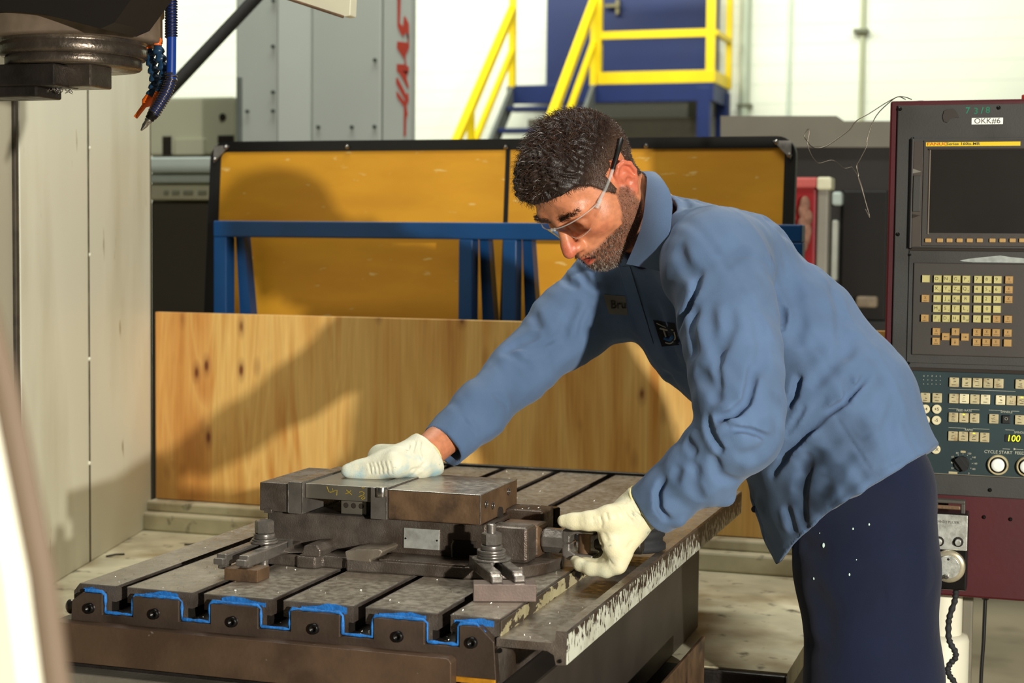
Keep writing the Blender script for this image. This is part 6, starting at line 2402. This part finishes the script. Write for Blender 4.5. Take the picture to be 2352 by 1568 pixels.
# gentle all-over waviness of worn cloth
s_, (gx, gy, gz) = sf.box(sf.lo, sf.lo + sf.h * sf.n)
wob = np.sin(gx * 62 + 2.2 * np.sin(gz * 31 + gy * 20)) * np.sin(gz * 48 + 1.7 * np.sin(gx * 40 + gy * 26)) * .0016
wob = wob + np.sin(gx * 130 + gz * 90 + 3 * np.sin(gy * 60 + gx * 37)) * .0005
sf.F += wob.astype(np.float32)
SVv, SQq = sf.mesh(1)
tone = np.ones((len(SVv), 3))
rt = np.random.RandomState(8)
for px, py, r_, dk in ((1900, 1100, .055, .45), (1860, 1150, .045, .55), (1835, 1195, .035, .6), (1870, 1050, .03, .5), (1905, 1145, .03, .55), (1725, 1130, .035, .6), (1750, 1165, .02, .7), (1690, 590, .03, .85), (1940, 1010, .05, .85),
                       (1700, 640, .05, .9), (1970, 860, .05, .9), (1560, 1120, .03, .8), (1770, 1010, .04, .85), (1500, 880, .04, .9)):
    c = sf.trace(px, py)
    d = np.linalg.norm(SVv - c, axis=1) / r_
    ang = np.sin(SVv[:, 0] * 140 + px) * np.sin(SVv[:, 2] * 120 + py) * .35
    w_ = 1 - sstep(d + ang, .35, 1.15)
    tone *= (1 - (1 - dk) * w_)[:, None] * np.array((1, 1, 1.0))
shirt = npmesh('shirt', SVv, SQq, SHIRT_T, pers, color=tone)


def patch(poly_px, material, name, lift=.0015, thick=.0012, nx=10, ny=8, par=None):
    """cloth patch lying on the shirt; poly_px: 4 corners (tl, tr, br, bl)"""
    tl, tr_, br, bl = [np.array(p, float) for p in poly_px]
    G = []
    for j in range(ny):
        for i in range(nx):
            a, b = i / (nx - 1), j / (ny - 1)
            p = (tl * (1 - a) + tr_ * a) * (1 - b) + (bl * (1 - a) + br * a) * b
            G.append(sf.trace(*p))
    G = np.array(G)
    top = G + TV * lift
    f = [(j * nx + i, j * nx + i + 1, (j + 1) * nx + i + 1, (j + 1) * nx + i) for j in range(ny - 1) for i in range(nx - 1)]
    m = MB()
    m.add(list(top), f, material, True)
    m.add(list(G - TV * .001), [q[::-1] for q in f], material, True)
    k = nx * ny
    ring = list(range(nx)) + [j * nx + nx - 1 for j in range(1, ny)] + [(ny - 1) * nx + i for i in range(nx - 2, -1, -1)] + [j * nx for j in range(ny - 2, 0, -1)]
    v = [top[i] for i in ring] + [G[i] - TV * .001 for i in ring]
    n = len(ring)
    m.add(v, [(i, (i + 1) % n, n + (i + 1) % n, n + i) for i in range(n)], material)
    return m, m.build(name, None, par or shirt)


# collar: two leaves around the neck
def ribbon(inner, outer, name, th=.0028, n=22, rows=6, par=None, bulge=.006):
    I = smooth([tuple(A3(*p)) for p in inner], 8)
    O = smooth([tuple(A3(*p)) for p in outer], 8)
    idx = lambda L_, t: L_[min(len(L_) - 1, int(round(t * (len(L_) - 1))))]
    g = []
    for i in range(n):
        a, b = idx(I, i / (n - 1)), idx(O, i / (n - 1))
        for j in range(rows):
            t = j / (rows - 1)
            p = a.lerp(b, t)
            p = p + Vector(TV) * bulge * math.sin(t * math.pi)
            g.append(np.array(p))
    g = np.array(g)
    f = np.array([(i * rows + j, i * rows + j + 1, (i + 1) * rows + j + 1, (i + 1) * rows + j) for i in range(n - 1) for j in range(rows - 1)])
    N = normals(g, f)
    if (N.mean(0) @ TV) < 0:
        f = f[:, ::-1]
        N = -N
    m = MB()
    m.add(list(g + N * th * .5), [tuple(q) for q in f], SHIRT, True)
    m.add(list(g - N * th * .5), [tuple(q[::-1]) for q in f], SHIRT, True)
    ring = [i * rows for i in range(n)] + [(n - 1) * rows + j for j in range(1, rows)] + [i * rows + rows - 1 for i in range(n - 2, -1, -1)] + [j for j in range(rows - 2, 0, -1)]
    v = [g[i] + N[i] * th * .5 for i in ring] + [g[i] - N[i] * th * .5 for i in ring]
    k = len(ring)
    m.add(v, [(i, (i + 1) % k, k + (i + 1) % k, k + i) for i in range(k)], SHIRT)
    return m.build(name, None, par or shirt)


ribbon([(1452, 420, 2.86), (1470, 396, 2.80), (1486, 408, 2.715), (1484, 453, 2.675), (1478, 501, 2.660), (1466, 545, 2.662), (1440, 606, 2.690)],
       [(1470, 430, 2.88), (1496, 396, 2.82), (1520, 412, 2.70), (1543, 455, 2.640), (1540, 517, 2.612), (1532, 575, 2.612), (1526, 624, 2.640)], 'collar')
# front placket, name patch, emblem, button
patch([(1421, 612), (1446, 612), (1500, 790), (1474, 790)], SHIRT, 'placket', .005, nx=6, ny=14)
CRM = mat('name_patch', (112, 110, 104), .8, 0, .05)
m, o = patch([(1386, 676), (1436, 680), (1442, 724), (1398, 720)], CRM, 'name_patch', .002)
tv = MB()
V, Fc = text_geo('Bru', 1.0, .02)
pts = [tuple(sf.trace(1420 + x * 26 * .95 - y * 2, 700 - y * 26) + TV * .0035) for x, y in V]
tv.add(pts, Fc, LEGEND)
tv.build('name_lettering', None, o)
EMB = mat('emblem_dark', (22, 26, 34), .8, 0, .05)
m, o = patch([(1500, 735), (1550, 742), (1560, 792), (1520, 796)], EMB, 'chest_emblem', .002)


def px_line(pts, w, material, name, par, lift=.0035):
    P = smooth([tuple(sf.trace(*p) + TV * lift) for p in pts], 4)
    return MB().tube(P, w, 6, flat=(tuple(TV), .4)).build(name, material, par)


EW = mat('emblem_thread', (176, 172, 156), .8)
px_line([(1516, 754), (1533, 758)], .0016, EW, 'emblem_bar', o)
px_line([(1524, 757), (1530, 775)], .0018, EW, 'emblem_bar', o)
px_line([(1548, 762), (1550, 778), (1540, 788), (1528, 786)], .0014, EW, 'emblem_ring', o)
px_line([(1508, 742), (1525, 750), (1545, 758)], .0012, EW, 'emblem_ring', o)
px_line([(1526, 776), (1538, 780), (1545, 772)], .0035, mat('emblem_blue', (40, 92, 150), .8), 'emblem_wave', o)
bp = sf.trace(1733, 1169)
MB().cyl(tuple(bp - TV * .001), tuple(TV), .0058, .003, 18, mat('button_navy', (28, 38, 70), .35), bev=.0008).build('button', None, shirt)
# ---------------------------------------------------------------- trousers and boots
tf = Field((-.62, 2.32, .04), (.02, 3.14, 1.12), .006)
tf.ell(A3(1955, 1130, 2.74), (.115, .140, .11), k=.0)
tf.chain([A3(1975, 1165, 2.70), A3(1990, 1300, 2.685), A3(2008, 1560, 2.67), kneeN], [.108, .113, .106, .088], .03)
tf.chain([kneeN, ankN + np.array((0, 0, .02))], [.088, .075], .03)
tf.chain([A3(1965, 1170, 2.83), A3(1985, 1300, 2.85), A3(2010, 1560, 2.86), kneeF], [.105, .105, .098, .085], .03)
tf.chain([kneeF, ankF + np.array((0, 0, .02))], [.088, .075], .03)
tf.ell(A3(2045, 1130, 2.69), (.065, .09, .10), k=.05)
for q in ([(2000, 1130), (2020, 1230), (2030, 1350), (2036, 1480), (2040, 1560)],):
    Q = np.array([tf.trace(*p) for p in q])
    tf.groove(Q, .003, .004)
for q, r_, d_ in (([(1860, 1330), (1900, 1400), (1900, 1480)], .02, .008), ([(2080, 1180), (2090, 1300), (2080, 1420)], .02, .006), ([(1840, 1250), (1900, 1270)], .015, .008), ([(2120, 1250), (2110, 1400)], .015, -.004), ([(1850, 1480), (1930, 1500)], .018, .007)):
    Q = np.array([tf.trace(*p) for p in q])
    tf.groove(Q, r_, d_)
TVv, TQq = tf.mesh(3)
trs = npmesh('trousers', TVv, TQq, TROUSERS, pers)
pm_ = MB()
for px, py, r_ in ((1892, 1252, .0042), (1959, 1214, .002), (1996, 1204, .0022), (1869, 1328, .0022), (1951, 1319, .0024), (1883, 1224, .0014), (1967, 1285, .0013)):
    p = tf.trace(px, py)
    pm_.ball(tuple(p + TV * .0005), (r_ * .7, r_ * .5, r_), seg=8, rings=6)
pm_.build('paint_specks', mat('paint_speck', (190, 214, 206), .6), trs)
for a, nm in ((ankN, 'boot'), (ankF, 'boot')):
    ff = Field((a[0] - .30, a[1] - .09, -.01), (a[0] + .14, a[1] + .09, .17), .006)
    ff.chain([(a[0] + .02, a[1], .13), (a[0] + .025, a[1], .05)], [.05, .045], .02)
    ff.chain([(a[0] + .02, a[1], .045), (a[0] - .12, a[1], .05), (a[0] - .19, a[1], .045)], [.045, .045, .040], .02)
    cut(ff, np.array((a[0], a[1], .004)), (0, 0, -1), (a[0] - .3, a[1] - .09, -.01), (a[0] + .14, a[1] + .09, .17))
    V, Q_ = ff.mesh(2)
    npmesh(nm, V, Q_, LEATHER, pers)

# ---------------------------------------------------------------- gloves
# far hand: palm down on the work plate, thumb along the plate toward the left
gf = Field((-1.16, 2.36, .93), (-.90, 2.72, 1.10), .0018)
W0 = A3(985, 1036, 2.705)
wr1 = A3(972, 1046, 2.70)
kn = {'i': np.array((-1.052, 2.530, .999)), 'm': np.array((-1.040, 2.550, 1.001)), 'r': np.array((-1.022, 2.566, 1.000)), 'p': np.array((-1.002, 2.578, .997))}
up = np.array((0, 0, 1.))
gf.cone(A3(990, 1032, 2.708), A3(958, 1056, 2.695), .034, .034, .0, flat=((0.2, .3, .93), .85))
for k_, r_ in (('i', .0155), ('m', .015), ('r', .0145), ('p', .0135)):
    gf.cone(A3(958, 1054, 2.70), kn[k_], .024, r_, .014)
tips = {'i': (-1.075, 2.585, .990), 'm': (-1.068, 2.612, .982), 'r': (-1.045, 2.628, .978), 'p': (-1.018, 2.630, .978)}
end = {'i': (-1.085, 2.612, .966), 'm': (-1.078, 2.640, .956), 'r': (-1.052, 2.654, .952), 'p': (-1.022, 2.650, .956)}
for k_ in 'imrp':
    gf.chain([kn[k_], np.array(tips[k_]), np.array(end[k_])], [.0125, .0108, .0090], .005)
th = [A3(955, 1062, 2.675), np.array(hz(905, 1066, 1.000)), np.array(hz(860, 1076, .9915)), np.array(hz(828, 1079, .9885)), np.array(hz(798, 1081, .9875))]
gf.chain(th, [.026, .0170, .0138, .0118, .0105], .022)
gf.cone(A3(950, 1050, 2.69), np.array(hz(880, 1058, 1.002)), .026, .0165, .02)
gf.cone(np.array(hz(905, 1060, 1.001)), kn['i'], .018, .015, .02)
gf.cone(np.array(hz(870, 1068, .996)), kn['i'] + np.array((0, -.02, -.004)), .011, .012, .016)
gf.cone(A3(958, 1070, 2.68), np.array((-.985, 2.53, .995)), .020, .014, .012)
# cuff: flared roll
gf.cone(A3(976, 1040, 2.70), A3(984, 1046, 2.703), .0365, .0375, .004)
cax = A3(1030, 1000, 2.73) - A3(960, 1054, 2.695)
cax /= np.linalg.norm(cax)
cut(gf, A3(981, 1040, 2.705), cax, (-1.16, 2.36, .93), (-.90, 2.72, 1.10), .003)
gf.cone(A3(981, 1040, 2.705) - cax * .006, A3(981, 1040, 2.705) + cax * .03, .0335, .036, .002, '-')


def gcrease(f, pts, r, d):
    P = np.array([f.trace(*p) for p in pts])
    f.groove(P, r, d * 1.5, .4)


for i, x in enumerate((848, 857, 866, 875, 886, 896)):
    gcrease(gf, [(x - 2, 1062 + i * -1.5), (x + 3, 1075), (x + 4, 1090)], .0022, .0018)
for a in (([(955, 1012), (950, 1030), (945, 1045)]), [(965, 1012), (962, 1035), (970, 1060)], [(940, 1022), (935, 1042)], [(978, 1060), (960, 1075), (940, 1080)], [(972, 1072), (950, 1086)]):
    gcrease(gf, a, .0030, .0024)
GV, GQ = gf.mesh(1)
npmesh('glove', GV, GQ, GLOVE2, pers)
# near hand gripping the universal joint
nf = Field((-.80, 2.30, .80), (-.48, 2.56, 1.06), .0018)
PA = A3(1462, 1180, 2.495)
PB = A3(1418, 1228, 2.488)
dirA = (PB - PA) / np.linalg.norm(PB - PA)
nrm_ = TV
nf.cone(A3(1474, 1166, 2.498), A3(1440, 1200, 2.49), .032, .034, .0, flat=(tuple(TV), .72))
# knuckle fan
kk = [A3(1398, 1205, 2.478), A3(1402, 1232, 2.470), A3(1412, 1258, 2.470), A3(1424, 1278, 2.478)]
for q, r_ in zip(kk, (.0165, .0170, .0165, .0150)):
    nf.cone(A3(1446, 1195, 2.488), q, .025, r_, .016)
# thumb over the top of the joint
nf.chain([A3(1440, 1185, 2.475), A3(1400, 1190, 2.462), A3(1352, 1196, 2.462), A3(1318, 1197, 2.468), A3(1294, 1196, 2.472)], [.024, .019, .0135, .0112, .0095], .010)
# fingers curl behind and under the joint
ctr = np.array((-.652, UY, UZ))


def finger(k0, x_off, r0, tip_ang, bias=0.0):
    P = [k0]
    for ang in (60, 20, -20, -60, -95, tip_ang):
        a = math.radians(ang)
        P.append(np.array((ctr[0] + x_off, UY + .036 * math.cos(a) + bias, UZ + .036 * math.sin(a))))
    return P


for k0, xo, tip in ((kk[0], .000, -105), (kk[1], .020, -110), (kk[2], .039, -115)):
    # behind the joint
    a = [k0, np.array((ctr[0] + xo + .012, UY - .004, UZ + .036)), np.array((ctr[0] + xo, UY + .026, UZ + .028)), np.array((ctr[0] + xo - .004, UY + .036, UZ - .004)), np.array((ctr[0] + xo - .006, UY + .022, UZ - .032))]
    nf.chain(a[1:], [.0105, .0105, .0100, .0090], .004)
# the finger seen below the joint
nf.chain([A3(1428, 1270, 2.474), A3(1418, 1296, 2.474), A3(1392, 1309, 2.478), A3(1356, 1306, 2.486), A3(1332, 1296, 2.498), A3(1322, 1288, 2.512)], [.0165, .0140, .0112, .0102, .0094, .0085], .006)
nf.chain([A3(1412, 1262, 2.480), A3(1396, 1290, 2.492), A3(1370, 1300, 2.505), A3(1345, 1290, 2.52)], [.0150, .0115, .0105, .0090], .005)
# cuff
nax = A3(1530, 1140, 2.48) - A3(1450, 1190, 2.495)
nax /= np.linalg.norm(nax)
cc_ = A3(1468, 1170, 2.496)
nf.cone(cc_ - nax * .006, cc_ + nax * .006, .0335, .0365, .004, flat=(tuple(TV), .9))
cut(nf, cc_ + nax * .008, nax, (-.80, 2.30, .80), (-.48, 2.56, 1.06), .003)
nf.cone(cc_, cc_ + nax * .03, .031, .0335, .002, '-')
for a, r_, d_ in (([(1378, 1182), (1384, 1200), (1380, 1212)], .0025, .002), ([(1392, 1176), (1398, 1196)], .0025, .002), ([(1420, 1160), (1440, 1185), (1455, 1200)], .0028, .0022), ([(1432, 1152), (1452, 1178), (1470, 1195)], .0028, .0024),
                  ([(1442, 1146), (1462, 1172), (1482, 1190)], .0028, .0024), ([(1376, 1230), (1384, 1250), (1380, 1270)], .0030, .0022), ([(1386, 1222), (1398, 1244)], .0030, .0018), ([(1410, 1168), (1425, 1190)], .0028, .0018),
                  ([(1400, 1286), (1412, 1300)], .0022, .0016), ([(1440, 1262), (1452, 1240)], .004, .0014), ([(1340, 1186), (1343, 1206)], .0022, .0014), ([(1360, 1184), (1364, 1206)], .0022, .0014)):
    gcrease(nf, a, r_, d_)
GV, GQ = nf.mesh(1)
npmesh('glove', GV, GQ, GLOVE, pers)
# rolled glove rims
RIM = mat('glove_rim', (226, 212, 150), .5, 0, .05, 40)


def rim(c, ax, r, fl, gl):
    ax = Vector(ax).normalized()
    U = ax.orthogonal().normalized()
    V = ax.cross(U)
    P = []
    for i in range(28):
        t = 2 * math.pi * i / 28
        d = U * math.cos(t) + V * math.sin(t)
        tv_ = Vector(TV)
        d = d - tv_ * d.dot(tv_) * (1 - fl)
        P.append(Vector(c) + d * r * (1 + .03 * math.sin(t * 5)) + ax * .0015 * math.sin(t * 3))
    MB().tube(P, .0017, 8, closed=True).build('glove_rim', RIM, gl)


gl_ = [o for o in pers.children if o.name.startswith('glove')]
rim(cc_ + nax * .0075, nax, .0352, .90, gl_[1])
rim(A3(981, 1040, 2.705) - cax * .0006, cax, .0365, 1.0, gl_[0])
